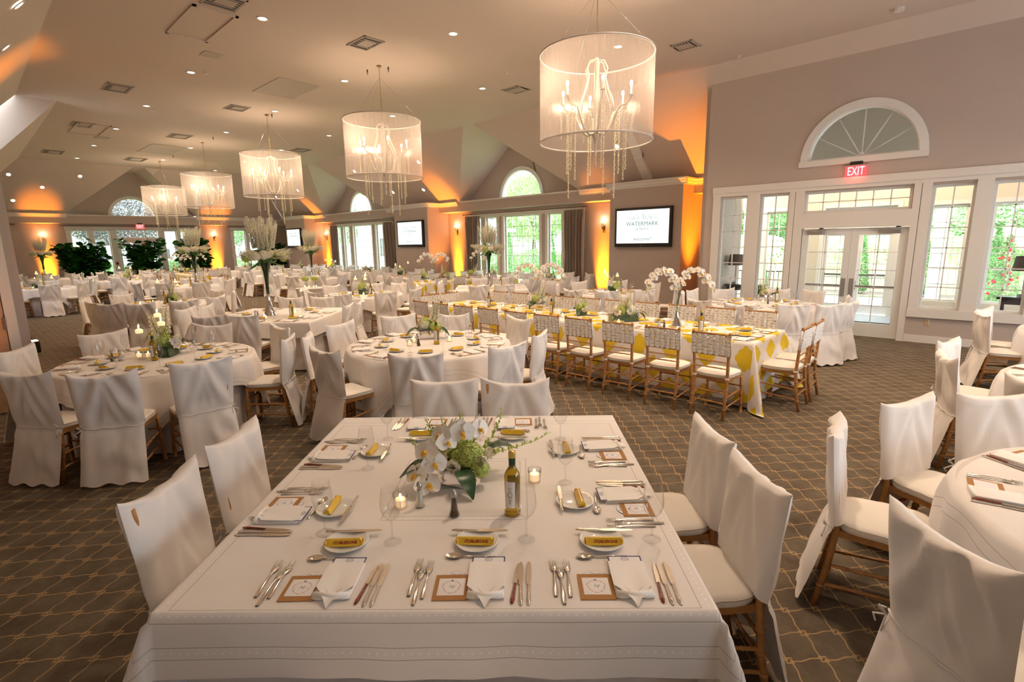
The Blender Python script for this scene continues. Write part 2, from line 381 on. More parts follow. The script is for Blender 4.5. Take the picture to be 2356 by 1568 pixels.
    def ball(s, c, r, n=8, mi=0, sc=(1, 1, 1), mtx=None):
        pr = [(max(1e-4, r * sin(pi * j / n)), -r * cos(pi * j / n)) for j in range(n + 1)]
        q = Matrix.Translation(c) @ Matrix.Diagonal((*sc, 1))
        s.lathe(pr, n + 2, mi, (mtx @ q) if mtx is not None else q)
    def mesh(s, name, mats):
        me = bpy.data.meshes.new(name); me.from_pydata(s.v, [], s.f)
        for k in (mats if isinstance(mats, (list, tuple)) else [mats]): me.materials.append(M(k))
        me.polygons.foreach_set('material_index', s.m); me.polygons.foreach_set('use_smooth', s.sm)
        if s.uv is not None:
            l = me.uv_layers.new(name='UVMap'); co = [0.0] * (2 * len(me.loops))
            for i, lp in enumerate(me.loops):
                t = s.uv.get(lp.vertex_index, (0, 0)); co[2 * i], co[2 * i + 1] = t
            l.data.foreach_set('uv', co)
        me.update()
        return me
    def obj(s, name, mats, parent=None, loc=None, rz=None):
        return put(name, s.mesh(name, mats), parent, loc, rz)
def put(name, me, parent=None, loc=None, rz=None):
    o = bpy.data.objects.new(name, me); COL.objects.link(o)
    if parent is not None: o.parent = parent
    if loc is not None: o.location = loc
    if rz is not None: o.rotation_euler = (0, 0, rz)
    return o
def tag(o, label, cat, group=None, kind=None):
    o['label'] = label; o['category'] = cat
    if group: o['group'] = group
    if kind: o['kind'] = kind
    return o
def thing(name, label, cat, loc=(0, 0, 0), rz=0.0, group=None):
    o = put(name, None, None, loc, rz); return tag(o, label, cat, group)
def struct(o): o['kind'] = 'structure'; return o
def dup(root, loc, rz=0.0, label=None, group=None, parent=None):
    r = root.copy(); COL.objects.link(r)
    if parent is None: r.location = loc; r.rotation_euler = (0, 0, rz)
    else: r.parent = parent
    if label: r['label'] = label
    if group: r['group'] = group
    for ch in KIDS.get(root.name, ()): dup_child(ch, r)
    return r
def dup_child(ch, parent):
    c = ch.copy(); COL.objects.link(c); c.parent = parent
    for g in KIDS.get(ch.name, ()): dup_child(g, c)
KIDS = {}
def remember(root):
    """list a finished prototype's children once, so that copying stays quick"""
    for o in [root] + list(root.children_recursive): KIDS[o.name] = list(o.children)
    return root
def text_mesh(name, txt, size, matname, extrude=0.0002, align='CENTER', shear=0.0, space=1.0, offset=0.0):
    c = bpy.data.curves.new(name, 'FONT'); c.body = txt; c.size = size; c.extrude = extrude; c.align_x = align; c.align_y = 'CENTER'
    c.offset = offset; c.shear = shear; c.space_character = space; c.resolution_u = 2
    o = bpy.data.objects.new(name, c); COL.objects.link(o); bpy.context.view_layer.update()
    me = bpy.data.meshes.new_from_object(o.evaluated_get(bpy.context.evaluated_depsgraph_get()))
    bpy.data.objects.remove(o); me.materials.clear(); me.materials.append(M(matname)); me.name = name
    return me
def T3(loc, rx=0, ry=0, rz=0, sc=1.0):
    return Matrix.Translation(loc) @ Matrix.Rotation(rz, 4, 'Z') @ Matrix.Rotation(ry, 4, 'Y') @ Matrix.Rotation(rx, 4, 'X') @ Matrix.Scale(sc, 4)
# ================================================================== the room
XE, YS = 5.2, -0.55          # east and south walls (behind the camera)
YB, YW = 13.47, 13.90        # north beam face, north window wall
XB, XW = -31.0, -31.45       # west beam face, west window wall
ZC = 3.45                    # crown height
YR = 11.75                   # wall of the glass doors
XR = -5.05                   # its free corner
b = MB(); b.box((-33, -3, -0.12), (XE + 0.3, 13.95, 0)); struct(b.obj('floor', 'carpet'))

# flat ceiling with the little strips over the dormers
DN = (-12.6, -23.15); DW = 6.3
b = MB()
b.poly([(-29.0, 1.52, HC), (-29.0, 11.45, HC), (XE, 11.45, HC), (XE, 1.52, HC)][::-1])
for xc in DN: b.poly([(xc - 0.2, 11.45, HC), (xc - 0.2, YW, HC), (xc + 0.2, YW, HC), (xc + 0.2, 11.45, HC)])
b.poly([(-29.0, DW - 0.2, HC), (-29.0, DW + 0.2, HC), (XW, DW + 0.2, HC), (XW, DW - 0.2, HC)][::-1])
struct(b.obj('ceiling', 'ceiling_paint'))
# north slope and its dormers
b = MB()
HB = 2.8
z1 = HC - (YB - 11.45)
b.poly([(DN[0] + 0.2, 11.45, HC), (XE, 11.45, HC), (XE, YB + 0.3, z1 - 0.3), (-9.8, YB + 0.3, z1 - 0.3), (DN[0] + HB, YB, z1)])
b.poly([(DN[1] + 0.2, 11.45, HC), (DN[0] - 0.2, 11.45, HC), (DN[0] - HB, YB, z1), (DN[0] - HB, YB + .3, z1 - .3), (DN[1] + HB, YB + .3, z1 - .3), (DN[1] + HB, YB, z1)])
b.poly([(-29.0, 11.45, HC), (DN[1] - 0.2, 11.45, HC), (DN[1] - HB, YB, z1), (DN[1] - HB, YB + .3, z1 - .3), (-31.32, YB + .3, z1 - .3), (-31.02, YB, z1)])
for xc in DN:
    for s in (-1, 1):
        b.poly([(xc + s * 0.2, 11.45, HC), (xc + s * 0.2, YW, HC), (xc + s * HB, YW, z1), (xc + s * HB, YB, z1)])
struct(b.obj('ceiling_slope_north', 'ceiling_paint'))
b = MB()
zw = HC + (XB + 29.0)
b.poly([(-29.0, 1.52, HC), (-29.0, DW - 0.2, HC), (XB, DW - 2.63, zw), (XB - .4, DW - 2.63, zw - .4), (XB - .4, -0.5, zw - .4), (XB, -0.5, zw)])
b.poly([(-29.0, DW + 0.2, HC), (-29.0, 11.45, HC), (-31.02, YB, zw), (XB - .4, YB + .3, zw - .4), (XB - .4, DW + 2.63, zw - .4), (XB, DW + 2.63, zw)])
for s in (-1, 1):
    b.poly([(-29.0, DW + s * 0.2, HC), (XW, DW + s * 0.2, HC), (XW, DW + s * 2.63, zw), (XB, DW + s * 2.63, zw)])
struct(b.obj('ceiling_slope_west', 'ceiling_paint'))
b = MB()
b.poly([(-17.45, 1.52, HC), (XE, 1.52, HC), (XE, -0.6, HC - 2.12), (-17.45, -0.6, HC - 2.12)])
b.poly([(-17.45, 2.28, HC + .002), (-29.0, 2.28, HC + .002), (-31.0, 0.26, ZC), (-31.0, -0.6, 2.6), (-21.0, -0.6, 2.6)])
b.poly([(-17.45, 2.28, HC + .001), (-17.45, -0.6, HC + .001), (-21.0, -0.6, 2.6)])
b.poly([(-29.0, 2.28, HC), (-29.0, 1.52, HC), (-31.02, -.5, ZC), (-31.0, .26, ZC)])
struct(b.obj('ceiling_slope_south', 'ceiling_paint'))

def wall_panel(b, u0, u1, z0, z1, holes, t, mi=0, mtx=None):
    """rectangular wall with rectangular holes, u along, y = 0..t"""
    us = sorted({u0, u1} | {h[0] for h in holes} | {h[1] for h in holes}); zs = sorted({z0, z1} | {h[2] for h in holes} | {h[3] for h in holes})
    for i in range(len(us) - 1):
        for j in range(len(zs) - 1):
            cu, cz = (us[i] + us[i + 1]) / 2, (zs[j] + zs[j + 1]) / 2
            if not (u0 < cu < u1 and z0 < cz < z1): continue
            if any(h[0] < cu < h[1] and h[2] < cz < h[3] for h in holes): continue
            b.box((us[i], 0, zs[j]), (us[i + 1], t, zs[j + 1]), mi, mtx)
def arch_panel(b, pts, uc, z0, r, t, mi=0, mtx=None):
    """gable: outline pts (left bottom, ..., right bottom) with a half-round notch in the bottom edge"""
    n = 24
    arc = [(uc + r * cos(pi * k / n), z0 + r * sin(pi * k / n)) for k in range(n + 1)]     # from right foot over to left foot
    out = list(pts) + arc
    for y, rev in ((0, False), (t, True)):
        P = [(p[0], y, p[1]) for p in out]
        bm = bmesh.new(); vs = [bm.verts.new(p) for p in P]; f = bm.faces.new(vs); bmesh.ops.triangulate(bm, faces=[f]); b.frombm(bm, mi, mtx)
    for k in range(n):
        a, c = arc[k], arc[k + 1]; b.add([(a[0], 0, a[1]), (c[0], 0, c[1]), (c[0], t, c[1]), (a[0], t, a[1])], [(0, 1, 2, 3)], mi, mtx)
def arch_ring(b, uc, z0, r0, r1, y0, y1, mi=0, mtx=None, n=28):
    for k in range(n):
        a, c = pi * k / n, pi * (k + 1) / n
        P = [(uc + r * cos(q), y, z0 + r * sin(q)) for y in (y0, y1) for q in (a, c) for r in (r0, r1)]
        b.add(P, [(0, 1, 3, 2), (4, 6, 7, 5), (1, 5, 7, 3), (0, 2, 6, 4)], mi, mtx, False)
def casement(name, mtx, u0, u1, z0, z1, cols, rows, kind='window', frame=0.045, yf=0.06, parent=None, kick=0.0):
    """fixed sash in an opening: frame, muntins and pane"""
    f = MB()
    f.box((u0, yf, z0), (u0 + frame, yf + .05, z1), 0, mtx); f.box((u1 - frame, yf, z0), (u1, yf + .05, z1), 0, mtx)
    f.box((u0 + frame, yf, z0), (u1 - frame, yf + .05, z0 + frame + kick), 0, mtx); f.box((u0 + frame, yf, z1 - frame), (u1 - frame, yf + .05, z1), 0, mtx)
    a0, a1, c0, c1 = u0 + frame, u1 - frame, z0 + frame + kick, z1 - frame
    for i in range(1, cols): u = a0 + (a1 - a0) * i / cols; f.box((u - .009, yf + .012, c0), (u + .009, yf + .038, c1), 0, mtx)
    for j in range(1, rows): z = c0 + (c1 - c0) * j / rows; f.box((a0, yf + .012, z - .009), (a1, yf + .038, z + .009), 0, mtx)
    o = struct(f.obj(name, 'sash_white', parent))
    g = MB(); g.add([(a0, yf + .025, c0), (a1, yf + .025, c0), (a1, yf + .025, c1), (a0, yf + .025, c1)], [(0, 1, 2, 3)], 0, mtx)
    p = g.obj('pane', 'pane', o)
    return o
def fan_window(name, mtx, uc, z0, r, yf=0.08, spokes=5, trim=0.09, arc2=False):
    f = MB()
    arch_ring(f, uc, z0, r - 0.03, r + trim, -0.03, 0.02, 0, mtx); arch_ring(f, uc, z0, r - 0.05, r, 0.0, yf + 0.06, 0, mtx)
    f.box((uc - r, yf, z0), (uc + r, yf + .05, z0 + .035), 0, mtx)
    for k in range(1, spokes + 1):
        a = pi * k / (spokes + 1); p0 = Vector((uc + 0.05 * cos(a), yf + .025, z0 + 0.05 * sin(a))); p1 = Vector((uc + (r - .04) * cos(a), yf + .025, z0 + (r - .04) * sin(a)))
        f.tube([p0, p1], 0.012, 4, 0, mtx)
    f.ball((uc, yf + .03, z0 + .05), .05, 6, 0, (1, .5, 1), mtx)
    o = struct(f.obj(name, 'sash_white'))
    g = MB(); n = 28; vs = [(uc, yf + .03, z0)] + [(uc + (r - .03) * cos(pi * k / n), yf + .03, z0 + (r - .03) * sin(pi * k / n)) for k in range(n + 1)]
    g.add(vs, [(0, k + 1, k + 2) for k in range(n)], 0, mtx); g.obj('pane', 'pane', o)
    return o
def crown(b, u0, u1, mtx=None, ztop=ZC, ret0=False, ret1=False):
    """white crown moulding on a wall face y = 0, projecting to -y"""
    pr = [(0, -0.17), (-0.012, -0.17), (-0.02, -0.13), (-0.04, -0.12), (-0.07, -0.05), (-0.10, -0.035), (-0.105, 0.0), (0, 0.0)]
    b.prism([(p[0], ztop + p[1]) for p in pr], u0, u1, 0, mtx, axis='x')

N_ = Matrix.Translation((0, YW, 0))
# --- north window wall
WIN = []
b = MB(); holes = []
for xc in DN:
    for a, c in ((-0.84, 0.84), (1.22, 1.80), (-1.80, -1.22), (2.06, 2.6), (-2.6, -2.06)): holes.append((xc + a, xc + c, 0.35, 2.84))
wall_panel(b, -31.5, XR - 0.0, 0, ZC, holes, 0.16, 0, N_)
for xc in DN:
    arch_panel(b, [(xc - 3.2, ZC), (xc - 3.2, 3.55), (xc - 0.2, HC + .1), (xc + 0.2, HC + .1), (xc + 3.2, 3.55), (xc + 3.2, ZC)], xc, ZC, 0.94, 0.16, 0, N_)
struct(b.obj('wall_north', 'wall_paint'))
b = MB()
for xc in DN:
    for a, c in ((-0.84, 0.84), (1.22, 1.80), (-1.80, -1.22), (2.06, 2.6), (-2.6, -2.06)):
        for p, q in ((a - .11, a), (c, c + .11)): b.box((xc + p, -.03, 0.35), (xc + q, 0, 2.84), 0, N_)
    b.box((xc - 2.72, -.035, 2.84), (xc + 2.72, 0, 2.97), 0, N_); b.box((xc - 2.72, -.06, .28), (xc + 2.72, 0, .35), 0, N_)
struct(b.obj('trim_1', 'trim_white'))
k = 1
for xc in DN:
    for a, c in ((-0.84, 0.84), (1.22, 1.80), (-1.80, -1.22), (2.06, 2.6), (-2.6, -2.06)):
        casement('window_%d' % k, N_, xc + a, xc + c, 0.35, 2.84, 6 if a == -0.84 else 2, 7); k += 1
    fan_window('window_%d' % k, N_, xc, ZC, 0.94); k += 1
# --- north beam, crown, bump-outs
b = MB(); b.box((-31.5, 0, 3.08), (XR - .16, 0.43, ZC - .02), 0, Matrix.Translation((0, YB, 0)))
struct(b.obj('wall_north_beam', 'wall_paint'))
BUMPS = ((-8.27, -6.12), (-18.85, -16.6), (-29.4, -27.1)); YF = 12.85
for a, c in BUMPS:
    b = MB(); b.box((a, YF, 0), (c, YW, ZC - .01)); struct(b.obj('wall_pier', 'wall_paint'))
B_ = Matrix.Translation((0, YB, 0)); BF = Matrix.Translation((0, YF, 0))
b = MB()
for xc in DN: b.box((xc - HB + .05, -.03, ZC - .05), (xc + HB - .05, 0.43, ZC), 0, B_)      # thin shelf edge under the gables
segs = [(-9.75, -8.27), (-6.12, XR), (-15.5, -18.85 + 2.25), (-20.3, -18.85), (-25.9, -27.1), (-29.4, -31.0)]
for a, c in segs: crown(b, min(a, c) - 0.02, max(a, c) + 0.02, B_)
for a, c in BUMPS:
    crown(b, a - .105, c + .105, BF)
    for x, s in ((a, -1), (c, 1)):
        q = Matrix.Translation((x, YF, 0)) @ Matrix.Rotation(s * pi / 2, 4, 'Z')
        crown(b, *((0, .62) if s > 0 else (-.62, 0)), q)
b.prism([(12.75, 4.17), (12.75, 4.02), (13.45, 3.32), (13.45, 3.47)], -7.5, -7.25, axis='x')
b.prism([(11.5, 5.42), (11.5, 5.30), (12.8, 4.0), (12.8, 4.12)], -7.5, -7.25, axis='x')
struct(b.obj('trim_2', 'trim_white'))

# --- west wall
W_ = Matrix.Translation((XW, 0, 0)) @ Matrix.Rotation(pi / 2, 4, 'Z')         # u = world y, outward = -x
# openings: (u0, u1, z0, z1, cols, rows)
wd = [(3.78, 4.42, .35, 2.74, 2, 7), (4.62, 5.24, .35, 2.74, 2, 7), (5.46, 7.26, 2.36, 2.78, 6, 2), (5.50, 7.22, 0, 2.06, 0, 0),
      (7.48, 8.04, .35, 2.74, 2, 7), (8.2, 8.8, .35, 2.74, 2, 7), (10.8, 11.42, .35, 2.80, 2, 7), (11.6, 12.1, .35, 2.80, 2, 7), (0.9, 1.5, .35, 2.8, 2, 7)]
b = MB(); wall_panel(b, -1, YW + .16, 0, ZC, [h[:4] for h in wd], 0.16, 0, W_)
arch_panel(b, [(DW - 3.1, ZC), (DW - 3.1, 3.5), (DW - .2, HC + .1), (DW + .2, HC + .1), (DW + 3.1, 3.5), (DW + 3.1, ZC)], DW, ZC - .1, .93, .16, 0, W_)
struct(b.obj('wall_west', 'wall_paint'))
b = MB()
b.box((3.6, -.035, 2.74), (9.0, 0, 2.9), 0, W_); b.box((10.65, -.035, 2.8), (12.3, 0, 2.93), 0, W_); b.box((3.6, -.03, 2.06), (8.95, 0, 2.36), 0, W_) if False else None
b.box((5.5, -.028, 2.06), (7.22, 0, 2.36), 0, W_)
for p, q in ((3.62, 3.78), (4.42, 4.62), (5.24, 5.5), (7.22, 7.48), (8.04, 8.2), (8.8, 8.95), (10.66, 10.8), (11.42, 11.6), (12.1, 12.25)): b.box((p, -.03, 0.35), (q, 0, 2.735), 0, W_)
b.box((3.6, -.05, .28), (5.24, 0, .35), 0, W_); b.box((7.4, -.05, .28), (9, 0, .35), 0, W_); b.box((10.66, -.05, .28), (12.2, 0, .35), 0, W_)
struct(b.obj('trim_3', 'trim_white'))
for h in wd:
    if h[4]: casement('window_%d' % k, W_, *h); k += 1
fan_window('window_%d' % k, W_, DW, ZC - .1, .93); k += 1
for u0, u1, nm in ((5.52, 6.35, 'door_1'), (6.37, 7.20, 'door_2')):
    casement(nm, W_, u0, u1, 0.02, 2.04, 2, 5, frame=.11, kick=.12)
b = MB(); b.box((-1, 0, 3.03), (YW, .45, ZC - .03), 0, Matrix.Translation((XB, 0, 0)) @ Matrix.Rotation(pi / 2, 4, 'Z'))
struct(b.obj('wall_west_beam', 'wall_paint'))
b = MB(); WB = Matrix.Translation((XB, 0, 0)) @ Matrix.Rotation(pi / 2, 4, 'Z')
crown(b, -.6, DW - 2.6, WB); crown(b, DW + 2.6, 12.9, WB); b.box((DW - 2.6, -.03, ZC - .07), (DW + 2.6, .45, ZC - .03), 0, WB)
struct(b.obj('trim_4', 'trim_white'))

# --- wall of the glass doors
R_ = Matrix.Translation((0, YR, 0))
rw = [(-4.71, -4.13, .30, 2.79, 2, 7, 'w'), (-3.88, -3.31, .30, 2.79, 2, 7, 'w'), (-3.04, -1.32, 2.37, 2.78, 6, 2, 'w'), (-3.04, -1.30, 0, 2.08, 0, 0, 'd'),
      (-1.05, -.47, .61, 2.76, 2, 6, 'w'), (-.26, .32, .61, 2.76, 2, 6, 'w'), (.53, 1.11, .61, 2.76, 2, 6, 'w')]
b = MB(); wall_panel(b, XR, XE, 0, 3.34, [h[:4] for h in rw], .18, 0, R_)
arch_panel(b, [(XR, 3.34), (XR, 5.17), (XE, 5.17), (XE, 3.34)], -2.17, 3.34, .90, .18, 0, R_)
b.box((XR - .16, .18, 0), (XR, 2.14, 5.0), 0, R_)
struct(b.obj('wall_north_east', 'wall_paint'))
b = MB()
b.box((-4.88, -.045, 2.87), (XE, 0, 3.0), 0, R_); b.box((-4.88, -.026, 2.80), (1.3, 0, 2.87), 0, R_)
b.box((-3.04, -.03, 2.08), (-1.30, 0, 2.37), 0, R_)
for p, q, z0 in ((-4.87, -4.71, 0), (-4.13, -3.88, 0), (-3.31, -3.205, 0), (-3.195, -3.04, 0), (-1.30, -1.195, 0), (-1.185, -1.05, .47), (-.47, -.26, .47), (.32, .53, .47), (1.11, 1.28, .47)):
    b.box((p, -.03, z0), (q, 0, 2.80), 0, R_)
b.box((-1.19, -.045, .46), (1.3, 0, .61), 0, R_); b.box((-4.71, -.024, 0), (-4.13, 0, .30), 0, R_); b.box((-3.88, -.024, 0), (-3.31, 0, .30), 0, R_)
struct(b.obj('trim_5', 'trim_white'))
b = MB(); b.box((-1.19, -.02, 0), (XE, 0, .13), 0, R_); struct(b.obj('baseboard_north', 'trim_white'))
b = MB(); b.box((-31.4, -.02, 0), (XR, 0, .13), 0, N_); struct(b.obj('baseboard_north.001', 'trim_white'))
for h in rw:
    if h[6] == 'w': casement('window_%d' % k, R_, *h[:6]); k += 1
o = fan_window('window_%d' % k, R_, -2.17, 3.36, .90, trim=.10); k += 1
b = MB(); b.box((-3.19, -.04, 3.25), (-1.16, 0, 3.36), 0, R_); struct(b.obj('trim_6', 'trim_white'))
for i, (u0, u1) in enumerate(((-3.03, -2.18), (-2.17, -1.31))):
    d = casement('door_%d' % (3 + i), R_, u0, u1, 0.015, 2.06, 2, 5, frame=.115, kick=.14, yf=.03)
    s = 1 if i == 0 else -1; ue = u1 if i == 0 else u0
    m = MB(); m.box((ue - s * .10, .022, .76), (ue - s * .025, .03, 1.11), 0, R_); m.obj('push_plate', 'steel', d)
    m = MB(); m.bev((u0 + (.09 if i == 0 else .42), -.02, 1.955), (u0 + (.40 if i == 0 else .76), .03, 2.035), .006, 0, R_)
    m.rod(Vector((u0 + .25, YR - .0, 2.045)), Vector((u0 + .62, YR - .06, 2.06)), .006, 6); m.obj('door_closer', 'steel', d)
    m = MB(); m.box((u0 + .1, .10, .93), (u1 - .1, .13, .98), 0, R_); m.box((ue - s * .12, .09, .90), (ue - s * .04, .14, 1.06), 0, R_); m.obj('push_bar', 'steel', d)
# closing walls behind the camera
b = MB(); wall_panel(b, YS - .1, YR, 0, HC, [(2.5, 4.5, .8, 2.8), (6, 8, .8, 2.8), (9, 11, .8, 2.8)], .15, 0, Matrix.Translation((XE, 0, 0)) @ Matrix.Rotation(-pi / 2, 4, 'Z') @ Matrix.Scale(-1, 4, (1, 0, 0)))
struct(b.obj('wall_east', 'wall_paint'))
b = MB(); b.box((-31.5, YS - .15, 0), (XE, YS, 3.6)); struct(b.obj('wall_south', 'wall_paint'))
# pier at the left edge of the picture, with a panelled door on its flank
b = MB(); b.box((-9.2, YS, 0), (-8.3, 0.475, 4.6)); struct(b.obj('wall_south_pier', 'wall_paint'))
b = MB(); b.box((-8.3, .29, 0), (-8.27, .385, 4.4)); struct(b.obj('trim_7', 'trim_white'))
b = MB(); b.box((-8.3, YS, 0.02), (-8.28, .28, 4.4)); d = struct(b.obj('door_5', 'door_wood'))
m = MB(); m.box((-8.285, .262, .98), (-8.262, .29, 1.12)); m.obj('hinge', 'bronze', d)

# --- glazed lobby beyond the doors
b = MB(); b.box((-5, YR + .18, -.1), (XE, 15.3, 0.0)); struct(b.obj('floor_lobby', 'tile_grey'))
b = MB(); b.box((-5, YR + .18, 4.75), (XE, 15.5, 4.9)); struct(b.obj('ceiling_lobby', 'vest_wall'))
O_ = Matrix.Translation((0, 15.3, 0))
ow = [(-4.85, -4.25, .35, 2.6, 2, 6), (-3.45, -1.95, 2.2, 2.62, 5, 2), (-3.45, -1.95, 0, 2.05, 0, 0), (-1.42, -.68, .42, 2.58, 2, 6), (-.28, .48, .42, 2.58, 2, 6), (.8, 1.6, .42, 2.58, 2, 6)]
b = MB(); wall_panel(b, -5.2, XE, 0, 3.2, [h[:4] for h in ow], .15, 0, O_)
arch_panel(b, [(-5.2, 3.2), (-5.2, 4.9), (XE, 4.9), (XE, 3.2)], -2.45, 3.2, .95, .15, 0, O_)
struct(b.obj('wall_lobby', 'vest_wall'))
for h in ow:
    if h[4]: casement('window_%d' % k, O_, *h); k += 1
fan_window('window_%d' % k, O_, -2.45, 3.2, .95); k += 1
for u0, u1, nm in ((-3.44, -2.71, 'door_6'), (-2.69, -1.96, 'door_7')):
    d = casement(nm, O_, u0, u1, .02, 2.03, 2, 5, frame=.10, kick=.1)
    m = MB(); m.box((u0 + .1, -.02, .95), (u1 - .1, .03, 1.0), 0, O_); m.obj('push_bar', 'steel', d)
b = MB()
for h in ow:
    b.box((h[0] - .09, -.03, max(0, h[2] - .09)), (h[0], 0, h[3] + .09), 0, O_); b.box((h[1], -.03, max(0, h[2] - .09)), (h[1] + .09, 0, h[3] + .09), 0, O_)
    b.box((h[0], -.03, h[3]), (h[1], 0, h[3] + .09), 0, O_)
struct(b.obj('trim_8', 'trim_white'))

# ================================================================== fixtures
# recessed lamps
b = MB(); b.lathe([(.062, 0), (.098, 0), (.098, -.006), (.092, -.010), (.068, -.010), (.062, 0)], 24)
ring_me = b.mesh('trim_ring', 'trim_white')
b = MB(); b.lathe([(.0001, -.004), (.084, -.004)], 24, smooth=False); glow_me = b.mesh('lamp_glow', 'downlight_glow')
def downlight(loc, nrm, label):
    o = put('recessed_downlight', ring_me, None, loc); o.rotation_euler = (Vector(nrm)).to_track_quat('-Z', 'Y').to_euler()
    tag(o, label, 'downlight', 'recessed downlights'); put('lamp_lens', glow_me, o)
    return o
ORD = 'first second third fourth fifth sixth seventh eighth ninth tenth eleventh twelfth'.split()
ROWN = {3.93: 'left', 6.5: 'middle', 9.1: 'right'}
for r_ in (3.93, 6.5, 9.1):
    xs = sorted([x for x, y in CANS if y == r_], reverse=True)
    for i, x in enumerate(xs):
        downlight((x, r_, HC - .003), (0, 0, -1), 'round recessed downlight, %s from the camera in the %s ceiling row' % (ORD[i], ROWN[r_]))
def on_north(px_x, y): return (px_x, y, HC - (y - 11.45))
NS = Vector((0, -1, -1)).normalized()
for i, (x, y, w) in enumerate(((-4.55, 12.0, 'beside the glass door wall corner'), (-7.9, 12.55, 'above the nearest television'), (-8.7, 12.0, 'between nearest chandelier and nearest gable'),
              (-16.0, 12.1, 'right of the second chandelier, upper'), (-16.9, 12.95, 'right of the second chandelier, lower'), (-18.9, 12.9, 'below the second chandelier'),
              (-20.3, 12.0, 'left of the second chandelier'), (-26.3, 12.3, 'right of the third chandelier'), (-29.2, 12.4, 'behind the third chandelier'))):
    downlight((x, y, HC - (y - 11.45) - .004), NS, 'recessed downlight in the sloped right ceiling, ' + w)
for xc, w in zip(DN, ('nearest', 'second')):
    zz = HC - .728 * (1.3 - .2)
    downlight((xc - 1.3, 12.6, zz + .06), Vector((.75, 0, -1)).normalized(), 'recessed downlight in the pale dormer slope of the %s gable' % w)
for i, (y, x, w) in enumerate(((1.95, -29.6, 'upper left'), (2.95, -30.0, 'middle'), (4.2, -29.5, 'right'), (2.0, -30.55, 'lower left'))):
    downlight((x, y, HC + (x + 29.0) - .004), Vector((1, 0, -1)).normalized(), 'recessed downlight in the far left sloped ceiling, %s of four' % w)
downlight((-29.6, 8.6, HC - .6 - .004), Vector((1, 0, -1)).normalized(), 'recessed downlight in the far sloped ceiling behind the chandeliers')
for x, w in ((-9.55, 'upper'), (-11.6, 'lower')):
    downlight((x, 1.02 if w == 'upper' else 1.0, HC - (1.52 - 1.0) - .004), Vector((0, 1, -1)).normalized(), 'recessed downlight in the sloped ceiling at top left, ' + w + ' of two')

# ceiling vents, grilles, hatches
def vent(loc, sx, sy, label, kind='diffuser', rz=0):
    if kind == 'diffuser':
        t = thing('ceiling_vent', label, 'vent', loc, rz, 'ceiling air vents'); n = 7
        f = MB(); f.box((-sx / 2, -sy / 2, -.012), (sx / 2, -sy / 2 + .03, 0)); f.box((-sx / 2, sy / 2 - .03, -.012), (sx / 2, sy / 2, 0)); f.box((-sx / 2, -sy / 2, -.012), (-sx / 2 + .03, sy / 2, 0)); f.box((sx / 2 - .03, -sy / 2, -.012), (sx / 2, sy / 2, 0)); f.obj('vent_frame', 'vent_metal', t)
        f = MB(); f.box((-sx / 2 + .02, -sy / 2 + .02, -.003), (sx / 2 - .02, sy / 2 - .02, -.001)); f.obj('backing', 'vent_dark', t)
        f = MB(); q = .16 if sx > .5 else .0
        f.box((-sx / 2 + q, -sy * .22, -.012), (sx / 2 - q - .1 * (sx < .5), sy * .32, -.004)) if True else None
        for k_ in range(n):
            u = -sx / 2 + .04 + (sx - .08) * k_ / (n - 1); f.box((u - .006, -sy / 2 + .02, -.016), (u + .006, sy / 2 - .02, -.002))
        f.obj('louvre', 'vent_metal', t); return t
    t = MB()
    if kind == 'plate': t.box((-sx / 2, -sy / 2, -.008), (sx / 2, sy / 2, 0)); o = t.obj('ceiling_speaker_plate' if sx < .4 else 'return_air_grille', 'vent_metal', None, loc, rz)
    else:
        t.box((-sx / 2, -sy / 2, -.02), (-sx / 2 + .05, sy / 2, 0)); t.box((sx / 2 - .05, -sy / 2, -.02), (sx / 2, sy / 2, 0)); t.box((-sx / 2, -sy / 2, -.02), (sx / 2, -sy / 2 + .05, 0)); t.box((-sx / 2, sy / 2 - .05, -.02), (sx / 2, sy / 2, 0)); o = t.obj('ceiling_hatch', 'ceiling_paint', None, loc, rz)
    return tag(o, label, 'vent' if kind == 'plate' else 'hatch')
def PZ(px, py, z):
    d = FW + RT * ((px - 1178) / F_PX) - UP * ((py - 784) / F_PX); t = (z - EYE) / d.z; p = Vector((0, 0, EYE)) + d * t; return (p.x, p.y, z - .002)
vent(PZ(841, 99, HC), .62, .42, 'louvred ceiling vent above the second chandelier')
vent(PZ(1577, 104, HC), .42, .42, 'louvred ceiling vent right of the nearest chandelier')
vent(PZ(270, 202, HC), .75, .5, 'louvred ceiling vent above the far left ceiling rows')
vent(PZ(545, 248, HC), .6, .5, 'louvred ceiling vent left of the third chandelier chain')
vent(PZ(1187, 206, HC), .5, .5, 'louvred ceiling vent between the two nearest chandeliers')
vent(PZ(189, 286, HC), .8, .5, 'louvred ceiling vent beside the small far hatch')
vent(PZ(413, 313, HC), .8, .6, 'dark louvred ceiling vent above the fourth chandelier')
vent(PZ(122, 349, HC), .9, .6, 'small louvred ceiling vent at far left')
vent(PZ(311, 366, HC), 1.0, .7, 'small far ceiling vent above the end gable')
vent(PZ(691, 345, HC), .8, .6, 'small ceiling vent right of the third chandelier')
vent(PZ(515, 3, HC), .55, .5, 'louvred ceiling vent cut by the top of the picture')
vent(PZ(658, 204, HC), 1.5, .95, 'large flat grey return air grille above the third chandelier', 'plate')
vent(PZ(372, 344, HC), 2.2, 1.1, 'flat grey return air grille over the farthest chandeliers', 'plate')
vent(PZ(486, 126, HC), .32, .32, 'small square grey ceiling plate near the recessed hatch', 'plate')
vent(PZ(1222, 6, HC), .32, .32, 'small square ceiling plate at the top edge above the nearest shade', 'plate') if False else None
vent(PZ(235, 317, HC), .38, .38, 'small square grey ceiling plate beyond the far hatch', 'plate')
